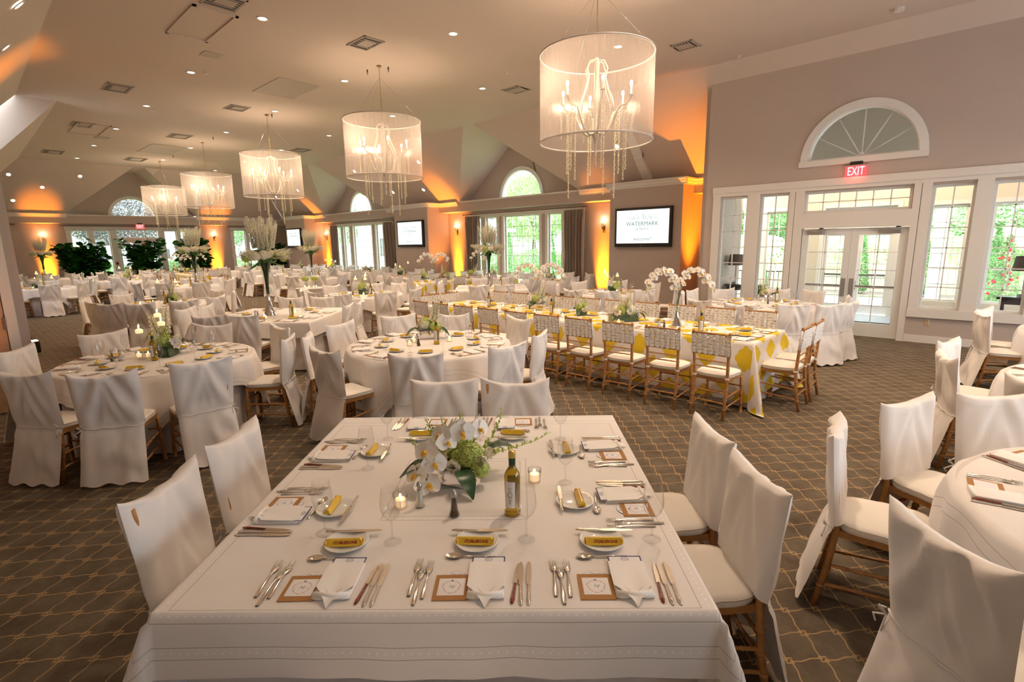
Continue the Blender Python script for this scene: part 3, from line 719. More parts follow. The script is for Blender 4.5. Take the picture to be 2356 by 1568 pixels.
vent(PZ(462, 56, HC), 1.5, .65, 'framed rectangular ceiling hatch at upper left', 'hatch')
vent(PZ(205, 297, HC), 1.9, .8, 'framed rectangular ceiling hatch far left behind a vent', 'hatch')
b = MB(); b.cyl(.07, -.045, 0, 20); o = b.obj('smoke_detector', 'trim_white', None, PZ(2070, 18, HC)); tag(o, 'white round smoke detector on the ceiling at upper right', 'smoke detector')
b = MB(); b.cyl(.035, -.03, 0, 14); sp = b.mesh('sprinkler_cap', 'trim_white')
for (x, y, w) in ((353, 252, 'beside the left downlight row'), (474, 167, 'near the square grey plate'), (1166, 166, 'between the two nearest chandeliers'), (1700, 128, 'near the right wall ceiling edge')):
    tag(put('sprinkler_cap', sp, None, PZ(x, y, HC)), 'small white sprinkler cap on the ceiling ' + w, 'sprinkler')

# exit signs
def exit_sign(loc, rz, label):
    t = thing('exit_sign', label, 'sign', loc, rz)
    f = MB(); f.bev((-.10, -.06, .215), (.10, 0, .27), .006); f.obj('mounting_box', 'black_plastic', t)
    f = MB(); f.bev((-.185, -.045, .19), (.185, -.015, .215), .005); f.obj('lamp_rail', 'steel', t)
    f = MB(); f.box((-.17, -.034, 0), (.17, -.028, .19)); f.obj('red_panel', 'exit_red', t)
    o = put('lettering', text_mesh('exit_text', 'EXIT', .215, 'exit_letter', .002), t); o.rotation_euler = (pi / 2, 0, 0); o.location = (0, -.037, .093); o.scale = (.62, 1, 1)
    lamp('exit_glow', 'POINT', Vector(loc) + Matrix.Rotation(rz, 3, 'Z') @ Vector((0, -.10, .05)), 2.2, (1, .05, .05), .05)
exit_sign((-2.21, YR - .0, 3.0), 0, 'red lit EXIT sign above the near glass doors')
exit_sign((XB + .02, 6.4, 3.02 - .21), pi / 2, 'red lit EXIT sign above the far end doors')
b = MB(); b.bev((-.055, -.045, 0), (.055, 0, .15), .006); o = b.obj('fire_alarm', 'alarm_red', None, (-4.94, YR, .95)); tag(o, 'red fire alarm pull station left of glass doors', 'fire alarm')
m = MB(); m.box((-.035, -.055, .045), (.035, -.043, .085)); m.obj('pull_handle', 'black_plastic', o)
t_ = put('lettering', text_mesh('fire_text', 'FIRE', .035, 'paper_white', .0006), o); t_.rotation_euler = (pi / 2, 0, 0); t_.location = (0, -.047, .12)
o = dup(remember(o), (XW + .015, 5.36, 1.1), pi / 2, 'small red fire alarm pull station beside the far doors')
b = MB(); b.bev((-.036, -.008, 0), (.036, 0, .115), .003); o = b.obj('wall_outlet', 'outlet_ivory', None, (-.88, YR, .315)); tag(o, 'ivory electrical outlet under the right windows', 'outlet')
m = MB()
for z in (.035, .08): m = MB(); m.box((-.016, -.010, z - .012), (.016, -.007, z + .012)); m.obj('socket', 'kraft', o)

# televisions
def tv(xc, z0, wdt, h, label):
    t = thing('television', label, 'television', (xc, YF - .004, z0))
    f = MB(); e = .065
    f.bev((-wdt / 2, -.10, 0), (wdt / 2, -.0, h), .01); f.obj('bezel', 'black_plastic', t)
    f = MB(); f.box((-wdt / 2 + e, -.103, e * 1.5), (wdt / 2 - e, -.0995, h - e)); s = f.obj('screen', 'screen', t)
    cz = (h + e * .5) / 2
    def tx(nm, s_, size, z, sx=1, sh=0):
        o = put(nm, text_mesh(nm, s_, size, 'screen_ink', .0004, shear=sh), s); o.rotation_euler = (pi / 2, 0, 0); o.location = (0, -.105, z); o.scale = (sx, 1, 1)
    tx('name_lettering', 'WATERMARK', .155, h * .585, 1.02); tx('script_lettering', 'at Seely\'s', .105, h * .46, 1, .4); tx('welcome_lettering', 'welcome!', .135, h * .20, 1, .45)
    f = MB()
    for sg in (-1, 1):
        for q, (r, cx_, cz_) in enumerate(((.085, .17, .0), (.05, .30, -.01), (.03, .40, -.02))):
            f.tube([(sg * (cx_ + r * cos(a) * (1 - a / 14)), -.105, h * .74 + cz_ + r * .8 * sin(a) * (1 - a / 14)) for a in [j * .35 for j in range(22)]], .004, 4)
        f.tube([(sg * (.06 + .40 * j / 12), -.105, h * .70 + .05 * sin(j * .5)) for j in range(13)], .003, 4)
    f.tube([(.05 * sin(j * .42) * (1 if j < 8 else -1), -.105, h * .70 + .012 * j) for j in range(14)], .006, 4); f.obj('scroll_ornament', 'screen_ink', s)
    f = MB(); f.box((-.012, -.103, .03), (.012, -.099, .04)); f.obj('power_light', 'paper_white', t)
tv(-7.195, 1.72, 1.69, 1.04, 'wall mounted television on the nearest pier showing a white welcome screen')
tv(-17.68, 1.77, 1.74, 1.05, 'wall mounted television on the middle pier showing the welcome screen')
tv(-28.28, 1.79, 1.66, 1.02, 'wall mounted television on the farthest pier, partly behind tall flowers')

# sconces and coloured uplights
def make_sconce():
    t = thing('wall_sconce', 'bronze candle sconce with one glowing bulb', 'sconce', (0, 0, 0))
    f = MB(); f.bev((-.045, -.02, -.20), (.045, 0, .02), .006); f.obj('backplate', 'bronze', t)
    f = MB(); f.tube([(0, -.02, -.12), (0, -.09, -.13), (0, -.11, -.06), (0, -.11, 0)], .012, 8); f.lathe([(.001, 0), (.05, 0), (.055, .02), (.001, .02)], 12, 0, Matrix.Translation((0, -.11, 0)))
    f.tube([(0, -.025, -.16), (.0, -.05, -.15), (-.0, -.06, -.18), (0, -.03, -.19)], .008, 6); f.obj('arm', 'bronze', t)
    f = MB(); f.lathe([(.02, 0), (.024, .03), (.024, .09)], 12, 0, Matrix.Translation((0, -.11, .02))); f.obj('candle_sleeve', 'candle_plain', t)
    f = MB(); f.ball((0, -.11, .14), .03, 8, 0, (1, 1, 1.5)); f.obj('bulb', 'bulb', t)
    return remember(t)
sc0 = make_sconce()
SCN = [((-9.15, YW, 2.33), 0, 'bronze candle sconce right of the nearest window bay'), ((-16.05, YW, 2.40), 0, 'bronze candle sconce left of the nearest window bay'),
       ((-26.75, YW, 2.36), 0, 'bronze candle sconce left of the second window bay'), ((XW, 2.82, 2.35), pi / 2, 'bronze candle sconce on the far wall at left'),
       ((XW, 9.8, 2.40), pi / 2, 'bronze candle sconce on the far wall right of the big plants')]
for i, (l, r, lb) in enumerate(SCN):
    o = sc0 if i == 0 else dup(sc0, l, r, lb)
    o.location = l; o.rotation_euler = (0, 0, r); o['label'] = lb
    fw = Matrix.Rotation(r, 3, 'Z') @ Vector((0, -1, 0)); L = Vector(l)
    lamp('sconce_lamp', 'POINT', L + fw * .13 + Vector((0, 0, .2)), 3, WARM, .03)
    g = Vector((L.x, L.y, .12)) + fw * .10
    ul = lamp('uplight_beam', 'AREA', g, 34, ORANGE, .42, g + Vector((0, 0, 3)) + fw * -.22, size_y=.06); ul.data.spread = radians(24)
    g2 = Vector((L.x, L.y, .12)) + fw * .62
    lamp('uplight_wash', 'SPOT', g2, 1100, ORANGE, .05, g2 + Vector((0, 0, 3)) + fw * -.02, 28, .9)
for g, aim, p, an in (((-5.55, 13.3, .12), (-5.75, 13.4, 3.2), 1500, 50), ((-15.9, 13.2, .12), (-16.3, 13.3, 3), 400, 60), ((-12.6, .55, .15), (-13.1, .25, 4), 1500, 40), ((-8.0, -.1, .15), (-8.25, -.1, 3), 50, 70),
                  ((-31.2, 2.4, .15), (-31.3, 2.4, 3), 20, 50), ((-26.4, 13.2, .1), (-26.8, 13.3, 3), 80, 60)):
    lamp('uplight_wash', 'SPOT', g, p, ORANGE, .05, aim, an, .9)
t = thing('uplight', 'small black floor uplight with an amber glowing top by the left pier', 'uplight', (-12.55, .72, 0))
f = MB(); f.bev((-.12, -.10, .06), (.12, .10, .27), .02); f.obj('housing', 'black_matte', t)
f = MB(); f.box((-.10, -.08, .268), (.10, .08, .274)); f.obj('lens_strip', 'flame', t)
f = MB(); f.tube([(-.14, 0, .2), (-.15, 0, .02), (.15, 0, .02), (.14, 0, .2)], .012, 6); f.obj('yoke', 'black_matte', t)
f = MB(); f.tube([(-.1, 0, .02), (-.25, .05, .15), (-.35, .0, .38), (-.5, -.1, .46)], .008, 6); f.obj('power_cord', 'black_matte', t)

# curtains and rods
def curtain(x0, x1, label, seed, lean=0.0):
    n = 60; rnd = random.Random(seed); ph = [rnd.random() * 6 for _ in range(3)]
    b = MB()
    def fn(u, v):
        z = .02 + 2.86 * v; sp = 1.0 - .12 * (1 - abs(2 * v - 1)) if lean == 0 else 1.0
        x = x0 + (x1 - x0) * (.5 + (u - .5) * (1.0 if v > .9 else sp)) + lean * (1 - v) * .35
        a = .055 * (1 if v < .93 else .5)
        y = YB + .17 + a * sin(u * (x1 - x0) * 48 + ph[0] + .4 * sin(3 * v + ph[1])) + .012 * sin(u * 90 + ph[2])
        return (x, y, z)
    b.grid(n * 2, 24, fn); o = b.obj('window_curtain', 'curtain'); tag(o, label, 'curtain', 'window curtains'); return o
curtain(-15.3, -14.5, 'grey brown curtain at the left side of the nearest window bay', 1)
curtain(-10.5, -9.72, 'grey brown curtain at the right side of the nearest window bay', 2)
curtain(-25.85, -25.1, 'grey brown curtain at the left side of the second window bay', 3)
curtain(-20.9, -20.15, 'grey brown curtain at the right side of the second window bay', 4, .3)
def rod(p0, p1, label):
    b = MB(); b.rod(p0, p1, .012, 8); d = (Vector(p1) - Vector(p0)).normalized()
    for q in (Vector(p0) - d * .02, Vector(p1) + d * .02): b.ball(q, .025, 6)
    o = b.obj('curtain_rod', 'bronze'); tag(o, label, 'curtain rod')
    m = MB(); n = 14
    for k_ in range(n):
        for e in (0, 1):
            q = Vector(p0) + d * ((.06 + .055 * k_) if e == 0 else ((Vector(p1) - Vector(p0)).length - .06 - .055 * k_)); m.lathe([(.019, -.003), (.019, .003)], 10, 0, T3(q) @ (Vector(d).to_track_quat('Z', 'Y').to_matrix().to_4x4()))
    m.obj('curtain_rings', 'bronze', o)
    m = MB()
    for e in (.04, .5, .96):
        q = Vector(p0).lerp(Vector(p1), e); nrm = Vector((-d.y, d.x, 0)); m.rod(q, q + nrm * .32, .007, 6)
    m.obj('wall_brackets', 'bronze', o)
rod((-15.36, 13.62, 2.95), (-9.63, 13.62, 2.95), 'dark curtain rod over the nearest window bay')
rod((-25.9, 13.62, 2.95), (-20.05, 13.62, 2.95), 'dark curtain rod over the second window bay')
rod((-31.15, 3.45, 2.93), (-31.15, 9.0, 2.93), 'dark curtain rod over the far end doors') if True else None
rod((-31.15, 10.5, 2.95), (-31.15, 12.6, 2.95), 'dark curtain rod over the far right corner windows')
rod((-31.15, 0.3, 2.95), (-31.15, 1.9, 2.95), 'short dark curtain rod at the far left corner')
# ================================================================== tables
def superell(a, r):
    return r
def round_base(R, seed, H=.755):
    rnd = random.Random(seed); nf = rnd.choice((16, 18, 20)); p = [rnd.random() * 6 for _ in range(4)]
    prof = [(0.0, H), (R * .6, H), (R - .012, H), (R - .006, H - .004), (R - .005, H - .012)] + [(None, H - .02 - (H - .03) * k / 12) for k in range(13)]
    b = MB(); n = 144; vs = []
    for r, z in prof:
        for i in range(n):
            a = 2 * pi * i / n
            if r is None:
                d = (H - z) / H; amp = .040 * d ** .9
                lo = max(0, d - .38) / .62
                rr = R - .006 - .045 * min(1, d / .3) + .012 * lo + .034 * lo ** .8 * (sin(nf * a + p[0] + .8 * sin(2 * a + p[1])) * .8 + .2 * sin(nf * 1.6 * a + p[2]))
            else: rr = r
            vs.append((rr * cos(a), rr * sin(a), z))
    fs = [(j * n + i, j * n + (i + 1) % n, (j + 1) * n + (i + 1) % n, (j + 1) * n + i) for j in range(len(prof) - 1) for i in range(n)]
    b.add(vs, [f[::-1] for f in fs], 0, None, True)
    return b
def round_overlay(R, half, seed, H=.7585):
    """square topper draped over a round table"""
    rnd = random.Random(seed); p = [rnd.random() * 6 for _ in range(3)]
    b = MB(); n = 160; nr = 22
    def rmax(a): c, s = abs(cos(a)), abs(sin(a)); return half / max(c, s)
    def fn(u, v):
        a = 2 * pi * u; rm = rmax(a); s = v * rm
        t = R * (1 - .0) + .006
        if v < .5: s = t * v / .5
        else: s = t + (rm - t) * (v - .5) / .5
        if s <= t: return (s * cos(a), s * sin(a), H)
        d = s - t; corner = max(0, (rm - half) / (half * .414))
        fold = .016 * min(1, d / .12) * (1 + sin(20 * a + p[0] + sin(3 * a + p[1]))) + corner * .025 * min(1, d / .2) * (1 + sin(9 * a + p[2]))
        flare = .012 + d * .13 * (.4 + corner * .8)
        r = t + .004 + flare * min(1, d / .05) * .6 + fold * .8
        return (r * cos(a), r * sin(a), H - max(0, d - .008))
    def uvf(u, v):
        a = 2 * pi * u; rm = rmax(a); t = R + .006; s = t * v / .5 if v < .5 else t + (rm - t) * (v - .5) / .5
        return (s * cos(a), s * sin(a))
    b.grid(n, nr, fn, 0, None, uvf, closeu=True)
    return b
def rect_cloth(hx, hy, ox, oy, over, H, seed, floor_len=False, flare=.10, step=.05, inset=False):
    """rectangular cloth over a table of half size hx, hy; over = (left, right, near, far) overhang"""
    rnd = random.Random(seed); p = [rnd.random() * 6 for _ in range(6)]
    X0, X1, Y0, Y1 = -hx - over[0], hx + over[1], -hy - over[2], hy + over[3]
    def axis(lo, hi, h):
        out = []; q = -h
        a = [lo + (-h - lo) * i / max(2, int((-h - lo) / step)) for i in range(max(2, int((-h - lo) / step)))] if lo < -h else []
        m = [-h, -h + .012] + [-h + .012 + (2 * h - .024) * i / int(max(2, 2 * h / .12)) for i in range(1, int(max(2, 2 * h / .12)))] + [h - .012, h]
        c = [h + (hi - h) * i / max(2, int((hi - h) / step)) for i in range(1, max(2, int((hi - h) / step)) + 1)] if hi > h else []
        return a + m + c
    xs, ys = axis(X0, X1, hx), axis(Y0, Y1, hy)
    b = MB(); b.uv = {}; vs = []
    for j, y in enumerate(ys):
        for i, x in enumerate(xs):
            dx = max(0, abs(x) - hx); dy = max(0, abs(y) - hy); sx = 1 if x > 0 else -1; sy = 1 if y > 0 else -1
            cx, cy = max(-hx, min(hx, x)), max(-hy, min(hy, y))
            if dx == 0 and dy == 0: q = (x, y, H)
            elif dx > 0 and dy > 0:          # corner: the cloth falls as a fold along the diagonal
                d = max(dx, dy); m = min(dx, dy); drop = max(dx, dy) + .35 * m
                drop = min(drop, H - .012) if floor_len else min(drop, H - .05)
                a = atan2(dy, dx); out = (.010 + flare * min(d, .5) + m * .42) if not inset else (-.02 + m * .30)
                q = (cx + sx * out * cos(a) , cy + sy * out * sin(a), H - max(0, drop - .01))
            else:
                d = dx + dy; along = y if dx > 0 else x
                wv = sin(along * 11 + p[0] + 2 * sin(along * 3 + p[1])) * .6 + sin(along * 23 + p[2]) * .4
                out = (.006 + flare * .25 * d + .014 * min(1, d / .3) * (1 + wv)) if not inset else (.0 - .05 * min(1, d / .25) + .03 * min(1, max(0, d - .3) / .4) * (1 + wv) * .8)
                dz = min(max(0, d - .006), H - .012 if floor_len else 9)
                if d > H: out += (d - H) * .5
                q = (cx + sx * out * (dx > 0), cy + sy * out * (dy > 0), H - dz)
            b.uv[len(vs)] = (x - ox, y - oy); vs.append(q)
    n = len(xs)
    fs = [(j * n + i, j * n + i + 1, (j + 1) * n + i + 1, (j + 1) * n + i) for j in range(len(ys) - 1) for i in range(n - 1)]
    b.add(vs, fs, 0, None, True)
    return b
A1 = radians(42.6)
TAB = {}
#  key: (x, y, radius, seats phase, description used in labels)
ROUND = {
 'B': (-6.25, 1.30, .87, 'left front round table'), 'C': (-4.71, 3.60, .91, 'middle front round table'), 'E': (-3.06, 9.73, .89, 'round table by near glass doors'),
 'H': (-9.95, 12.2, .86, 'round table under nearest curtains'), 'I': (-6.40, 10.05, .82, 'round table below the nearest television'), 'K': (-12.45, 2.8, .84, 'round table left of the tall floral table'),
 'L': (-10.67, 6.31, .88, 'round table with three candles'), 'M': (-17.5, 8.5, .80, 'round table with slim floral trumpet'), 'O': (-19.6, 11.85, .80, 'round table at second window bay'),
 'P': (-20.7, 1.6, .82, 'round table beside the left pier'), 'Q': (-27.2, 2.15, .85, 'far left corner round table'), 'R': (-22.9, 4.1, .85, 'round table with twin candles far left'),
 'S2': (-26.6, 4.9, .80, 'far round table before the big plants'), 'T': (-17.7, 4.6, .86, 'round table with far floral trumpet'), 'U': (-21.0, 8.75, .82, 'round table with the blue card'),
 'V': (-26.6, 9.6, .82, 'far round table by the corner windows'), 'W': (-23.1, 12.1, .78, 'round table left of second window'), 'X': (-26.2, 12.0, .78, 'round table by the farthest television'),
 'Y': (-16.4, 11.3, .82, 'round table by the middle television'), 'R1': (.92, 3.15, .98, 'right front round table'), 'R2': (1.02, 5.9, .92, 'second round table at right'),
 'R3': (1.15, 9.0, .91, 'third round table at right')}
g_ = 'round banquet tables'
for i, (k_, (x, y, R, ds)) in enumerate(ROUND.items()):
    near = k_ in 'BCEKLHIR1R2R3'
    t = thing('banquet_table', ds[0].upper() + ds[1:] + ', draped to the floor in white', 'table', (x, y, 0), radians((i * 37) % 90), g_)
    round_base(R, i).obj('floor_cloth', 'linen_base', t)
    o = round_overlay(R, R * 1.0 + (.24 if near else .22), i).obj('tablecloth', 'hem_round'); o.location = (x, y, 0); o.rotation_euler = (0, 0, radians({'B': 20, 'C': 62, 'E': 30, 'L': 50, 'R1': 25}.get(k_, i * 29)))
    tag(o, 'square white linen topper on the ' + ds, 'tablecloth', 'white table toppers')
# square and long tables: (x, y, hx, hy, rot, description)
SQ = {'A': (-1.785, 1.53, .885, .92, A1, 'front square table'), 'J': (-8.72, 3.55, .9, .9, A1 - .02, 'square tall floral table'), 'G': (-9.55, 9.35, .9, .9, A1 + .05, 'square table behind the yellow table')}
for i, (k_, (x, y, hx, hy, rz, ds)) in enumerate(SQ.items()):
    t = thing('banquet_table', ds[0].upper() + ds[1:] + ', draped to the floor in white', 'table', (x, y, 0), rz)
    rect_cloth(hx, hy, 0, 0, (.74, .74, .74, .74), 0.755, 11 + i, True, .05, inset=True).obj('floor_cloth', 'linen_base', t)
    ov = (.165, .165, .22, .10) if k_ == 'A' else (.24, .24, .24, .24)
    b = rect_cloth(hx, hy, 0, -.07 if k_ == 'A' else 0, ov, .7585, 5 + i, False, .16, step=.03)
    o = b.obj('tablecloth', 'hem_square' if k_ == 'A' else 'linen'); o.location = (x, y, 0); o.rotation_euler = (0, 0, rz)
    tag(o, ('hemstitched ' if k_ == 'A' else 'plain ') + 'white linen topper on the ' + ds, 'tablecloth', 'white table toppers')
LONG = {'D': (-4.83, 6.43, 2.93, .56, 0, 'front yellow patterned long table'), 'F': (-12.75, 11.15, 1.95, .60, pi / 2, 'second yellow patterned long table'), 'S': (-26.7, 7.0, 2.3, .57, 0, 'far yellow long table before the plants')}
for i, (k_, (x, y, hx, hy, rz, ds)) in enumerate(LONG.items()):
    t = thing('banquet_table', ds[0].upper() + ds[1:] + ', draped to the floor', 'table', (x, y, 0), rz, 'long tables with yellow damask')
    rect_cloth(hx, hy, 0, 0, (.80, .80, .78, .78), 0.752, 31 + i, True, .06, inset=True).obj('floor_cloth', 'linen_base', t)
    b = rect_cloth(hx, hy, 0, 0, (.64, .64, .68, .68), .7575, 21 + i, True, .10, step=.04)
    o = b.obj('tablecloth', 'damask_yellow'); o.location = (x, y, 0); o.rotation_euler = (0, 0, rz)
    tag(o, 'white cloth with yellow medallions over the ' + ds, 'tablecloth', 'yellow damask cloths')
t = thing('cocktail_table', 'small round cocktail table with two low flower cylinders, draped white', 'table', (-13.68, 6.52, 0))
round_base(.40, 77).obj('floor_cloth', 'linen_base', t)

# ================================================================== chairs (facing +y, origin on the floor under the seat)
def chair_wood(t, covered):
    w0, w1 = .175, .19            # half widths back / front
    f = MB()
    pts = [(-w0, -.19), (w0, -.19), (w1 + .005, .17), (.13, .20), (-.13, .20), (-w1 - .005, .17)]
    f.prism(pts, .405, .44); f.obj('seat_frame', 'wood_fruit', t)
    for s in (-1, 1):
        f = MB(); f.rod((s * (w1 + .012), .175, 0), (s * (w1 - .005), .165, .42), .0155, 10, 0, 3, 1.25); f.obj('leg', 'wood_fruit', t)
    for s in (-1, 1):
        f = MB(); P = [(s * .18, -.255, 0), (s * .178, -.215, .22), (s * .178, -.195, .43), (s * .185, -.21, .65), (s * .195, -.235, .90 if covered else .92)]
        f.tube(P, [.016, .017, .018, .016, .014], 10)
        for z_ in (.12, .22, .33) + (() if covered else (.55, .68, .80, .905)):
            a = [q for q in P if q[2] <= z_][-1]; c = [q for q in P if q[2] > z_][0]; e = (z_ - a[2]) / (c[2] - a[2]); q = Vector(a).lerp(Vector(c), e)
            f.lathe([(.016, -.007), (.021, -.004), (.021, .004), (.016, .007)], 10, 0, Matrix.Translation(q))
        None if covered else f.ball(Vector(P[-1]) + Vector((0, 0, .006)), .018, 6); f.obj('leg', 'wood_fruit', t)
    def rods(nm, prs):
        f = MB()
        for a, c in prs: f.rod(a, c, .009, 8, 0, 4, 1.3)
        f.obj(nm, 'wood_fruit', t)
    for s in (-1, 1): rods('side_stretcher', [((s * .187, .168, .16), (s * .178, -.225, .13)), ((s * .186, .168, .27), (s * .178, -.212, .24))])
    rods('front_stretcher', [((-.19, .172, .19), (.19, .172, .19)), ((-.188, .17, .30), (.188, .17, .30))])
    rods('rear_stretcher', [((-.178, -.222, .18), (.178, -.222, .18)), ((-.178, -.21, .29), (.178, -.21, .29))])
def cushion(t):
    b = MB(); n = 40
    def rim(k):
        a = 2 * pi * k / n; c, s = cos(a), sin(a); q = 1 / (abs(c) ** 4 + abs(s) ** 4) ** .25
        return (c * q * (.203 if s > 0 else .196), s * q * .205 - .0)
    prof = [(.0, .492), (.5, .492), (.86, .488), (.97, .478), (1.0, .465), (.995, .448), (.97, .441)]
    vs = []
    for r, z in prof:
        for k_ in range(n):
            x, y = rim(k_); vs.append((x * max(r, .001), y * max(r, .001), z))
    fs = [(j * n + i, j * n + (i + 1) % n, (j + 1) * n + (i + 1) % n, (j + 1) * n + i) for j in range(len(prof) - 1) for i in range(n)]
    b.add(vs, [f[::-1] for f in fs], 0, None, True); c = b.obj('seat_cushion', 'cushion', t)
    b = MB(); b.tube([(*rim(k_), .475) for k_ in range(n + 1)], .0032, 4, caps=False); b.obj('piping', 'piping', c)
def cover_mesh(seed):
    rnd = random.Random(seed); o1 = Vector((rnd.random() * 50, rnd.random() * 50, 0)); sg = rnd.choice((-1, 1)); sagk = rnd.uniform(.030, .052)
    b = MB(); nu = 27; U = [-1 + 2 * i / (nu - 1) for i in range(nu)]
    def top(u): return .945 - sagk * (1 - abs(u) ** 2.6) + .006 * sg * u
    def W(z):
        if z > .47: e = (z - .47) / .47; return .226 + .020 * e
        e = (.47 - z) / .47; return .224 + .012 * e * e
    rows = []
    zf = [.475 + (1 - .475) * 0 for _ in (0,)]
    F = [k / 11 for k in range(12)]
    for e in F:                                   # front panel, upward
        row = []
        for u in U:
            z = .48 + (top(u) - .014 - .48) * e
            row.append((u, z, -.199 - .042 * e + .031 * (1 - abs(u) ** 10), 1))
        rows.append(row)
    for u_ in (0,):                               # rounded top
        rows.append([(u, top(u) - .004, -.241 + .022 * (1 - abs(u) ** 10), 0) for u in U]); rows.append([(u, top(u), -.243, 0) for u in U]); rows.append([(u, top(u) - .004, -.245 - .020 * (1 - abs(u) ** 10), 0) for u in U])
    Bk = [k / 26 for k in range(27)]
    for e in Bk:
        row = []
        for u in U:
            zt = top(u) - .014; z = zt + (.03 - zt) * e
            if z > .47: y = -.199 - .042 * (z - .47) / .475 - .031 * (1 - abs(u) ** 10) - .006 * (1 - abs(u) ** 6) * sin(pi * (z - .47) / .47)
            else: q = (.47 - z) / .44; y = -.199 - .031 * (1 - abs(u) ** 10) - .105 * q ** 1.2 - .02 * min(1, q * 8)
            th = 0
            row.append((u, z, y, -1))
        rows.append(row)
    vs = []
    for row in rows:
        for u, z, y, side in row:
            x = u * W(z)
            a = abs(u)
            d1 = noise.noise(Vector((x * 5.0, (z + a * .16) * 4.2, side * 3.1)) + o1) * .042
            fan = sin(26 * (.945 - z + .30 * (1 - a) * (1 - a)) * (1 - .35 * a) + seed) * .017 * (1 - min(1, max(0, .62 - z) * 6)) * (a * (1 - a) * 4) ** .7
            d2 = fan + noise.noise(Vector((x * 13.0, (z + a * .12) * 7.0, side * 5.0)) + o1) * .014
            pin = min(1, abs(z - .47) / .07) if side < 0 else 1
            k = (1 - a ** 6) * pin * (1 if side else .25)
            vs.append((x * (1 - .03 * (1 - pin)), y + (d1 + d2) * k * (1.0 if side < 0 else .5), z + (0 if z > .1 else .012 * sin(u * 9 + seed))))
    fs = [(j * nu + i, j * nu + i + 1, (j + 1) * nu + i + 1, (j + 1) * nu + i) for j in range(len(rows) - 1) for i in range(nu - 1)]
    b.add(vs, fs, 0, None, True)
    return b.mesh('back_cover', 'linen')
CM = [cover_mesh(s_) for s_ in (1, 2, 3, 4)]
def make_covered(v):
    t = thing('covered_chair', 'x', 'chair'); chair_wood(t, True); cushion(t)
    c = put('back_cover', CM[v], t)
    f = MB(); f.tube([(-.226 + .452 * k_ / 20, -.203 - .036 * (1 - abs(2 * k_ / 20 - 1) ** 5), .468 + .004 * sin(k_)) for k_ in range(21)], .0045, 5)
    sx = 1 if v % 2 else -1
    for q in ((.03, .03), (-.02, .04), (.05, -.05), (.0, -.07)): f.tube([(sx * .2, -.235, .468), (sx * (.2 + abs(q[0])), -.245, .468 + q[1] * .6), (sx * (.2 + q[0] * .6), -.25, .468 + q[1])], .004, 4)
    f.obj('tie_cord', 'linen', c)
    return remember(t)
COV = [make_covered(v) for v in range(4)]
def make_woven():
    t = thing('chiavari_chair', 'x', 'chair'); chair_wood(t, False); cushion(t)
    def xb(z): return .18 + .015 * (z - .43) / .49
    def yb(z): return -.195 - .040 * (z - .43) / .49
    for z_ in (.915, .69): 
        f = MB(); f.rod((-xb(z_), yb(z_), z_), (xb(z_), yb(z_), z_), .010 if z_ > .9 else .009, 8, 0, 5, 1.3); f.obj('crest_rail' if z_ > .9 else 'back_rail', 'wood_fruit', t)
    for z_ in (.62, .55): f = MB(); f.rod((-xb(z_), yb(z_), z_), (xb(z_), yb(z_), z_), .0075, 8, 0, 4, 1.3); f.obj('back_rail', 'wood_fruit', t)
    f = MB()
    for i in range(1, 6): x = -.19 + .38 * i / 6; f.rod((x, yb(.69), .69), (x, yb(.915), .915), .0065, 6)
    f.obj('back_spindles', 'wood_fruit', t)
    b = MB(); nr = 6; rnd = random.Random(3)
    for r in range(nr):
        zc = .708 + (.888 - .708) * r / (nr - 1); ph = r % 2
        for sd in (0, 1):
            P = []
            for k_ in range(37):
                x = -.205 + .41 * k_ / 36; ww = cos(pi * (x + .19) / .38 * 6 + ph * pi + sd * pi)
                P.append((x, yb(zc) + (-.014 if sd else -.002) * 0 + .016 * ww, zc + .004 * sin(x * 60 + r * 2 + sd)))
            vs = []; n = len(P); hh = .0185
            for (x, y, z) in P: h2 = .011 + .0085 * min(1, abs(y - yb(zc)) / .016); q_ = .005 * (1 if y > yb(zc) else -1); vs += [(x, y, z - h2), (x, y + q_, z), (x, y, z + h2)]
            b.add(vs, [(3 * i + q, 3 * i + 3 + q, 3 * i + 4 + q, 3 * i + 1 + q) for i in range(n - 1) for q in (0, 1)], 0, None, True)
    for s in (-1, 1): b.tube([(s * .205, yb(.7) + .004, .692), (s * .209, yb(.8), .80), (s * .21, yb(.9), .905)], .011, 6)
    b.obj('woven_sash', 'sash_fabric', t)
    f = MB()
    for s in (-1, 1): f.lathe([(.021, -.012), (.026, 0), (.021, .012)], 10, 0, Matrix.Translation((s * .178, -.195, .445)))
    f.obj('cushion_ties', 'cushion', t)
    return remember(t)
WOV = make_woven()
def flatten(root, name):
    """one light mesh of a finished chair, for copies too small in the picture to show parts"""
    b = MB(); mats = []
    for o in root.children_recursive:
        if o.type != 'MESH': continue
        m = o.data.materials[0].name
        if m not in mats: mats.append(m)
        b.add([v.co for v in o.data.vertices], [tuple(p.vertices) for p in o.data.polygons], mats.index(m), None, True)
    me = b.mesh(name, mats); return me
FARC = [flatten(c, 'covered_chair') for c in COV]; FARW = flatten(WOV, 'chiavari_chair')
USED = set(); CHAIRN = 0
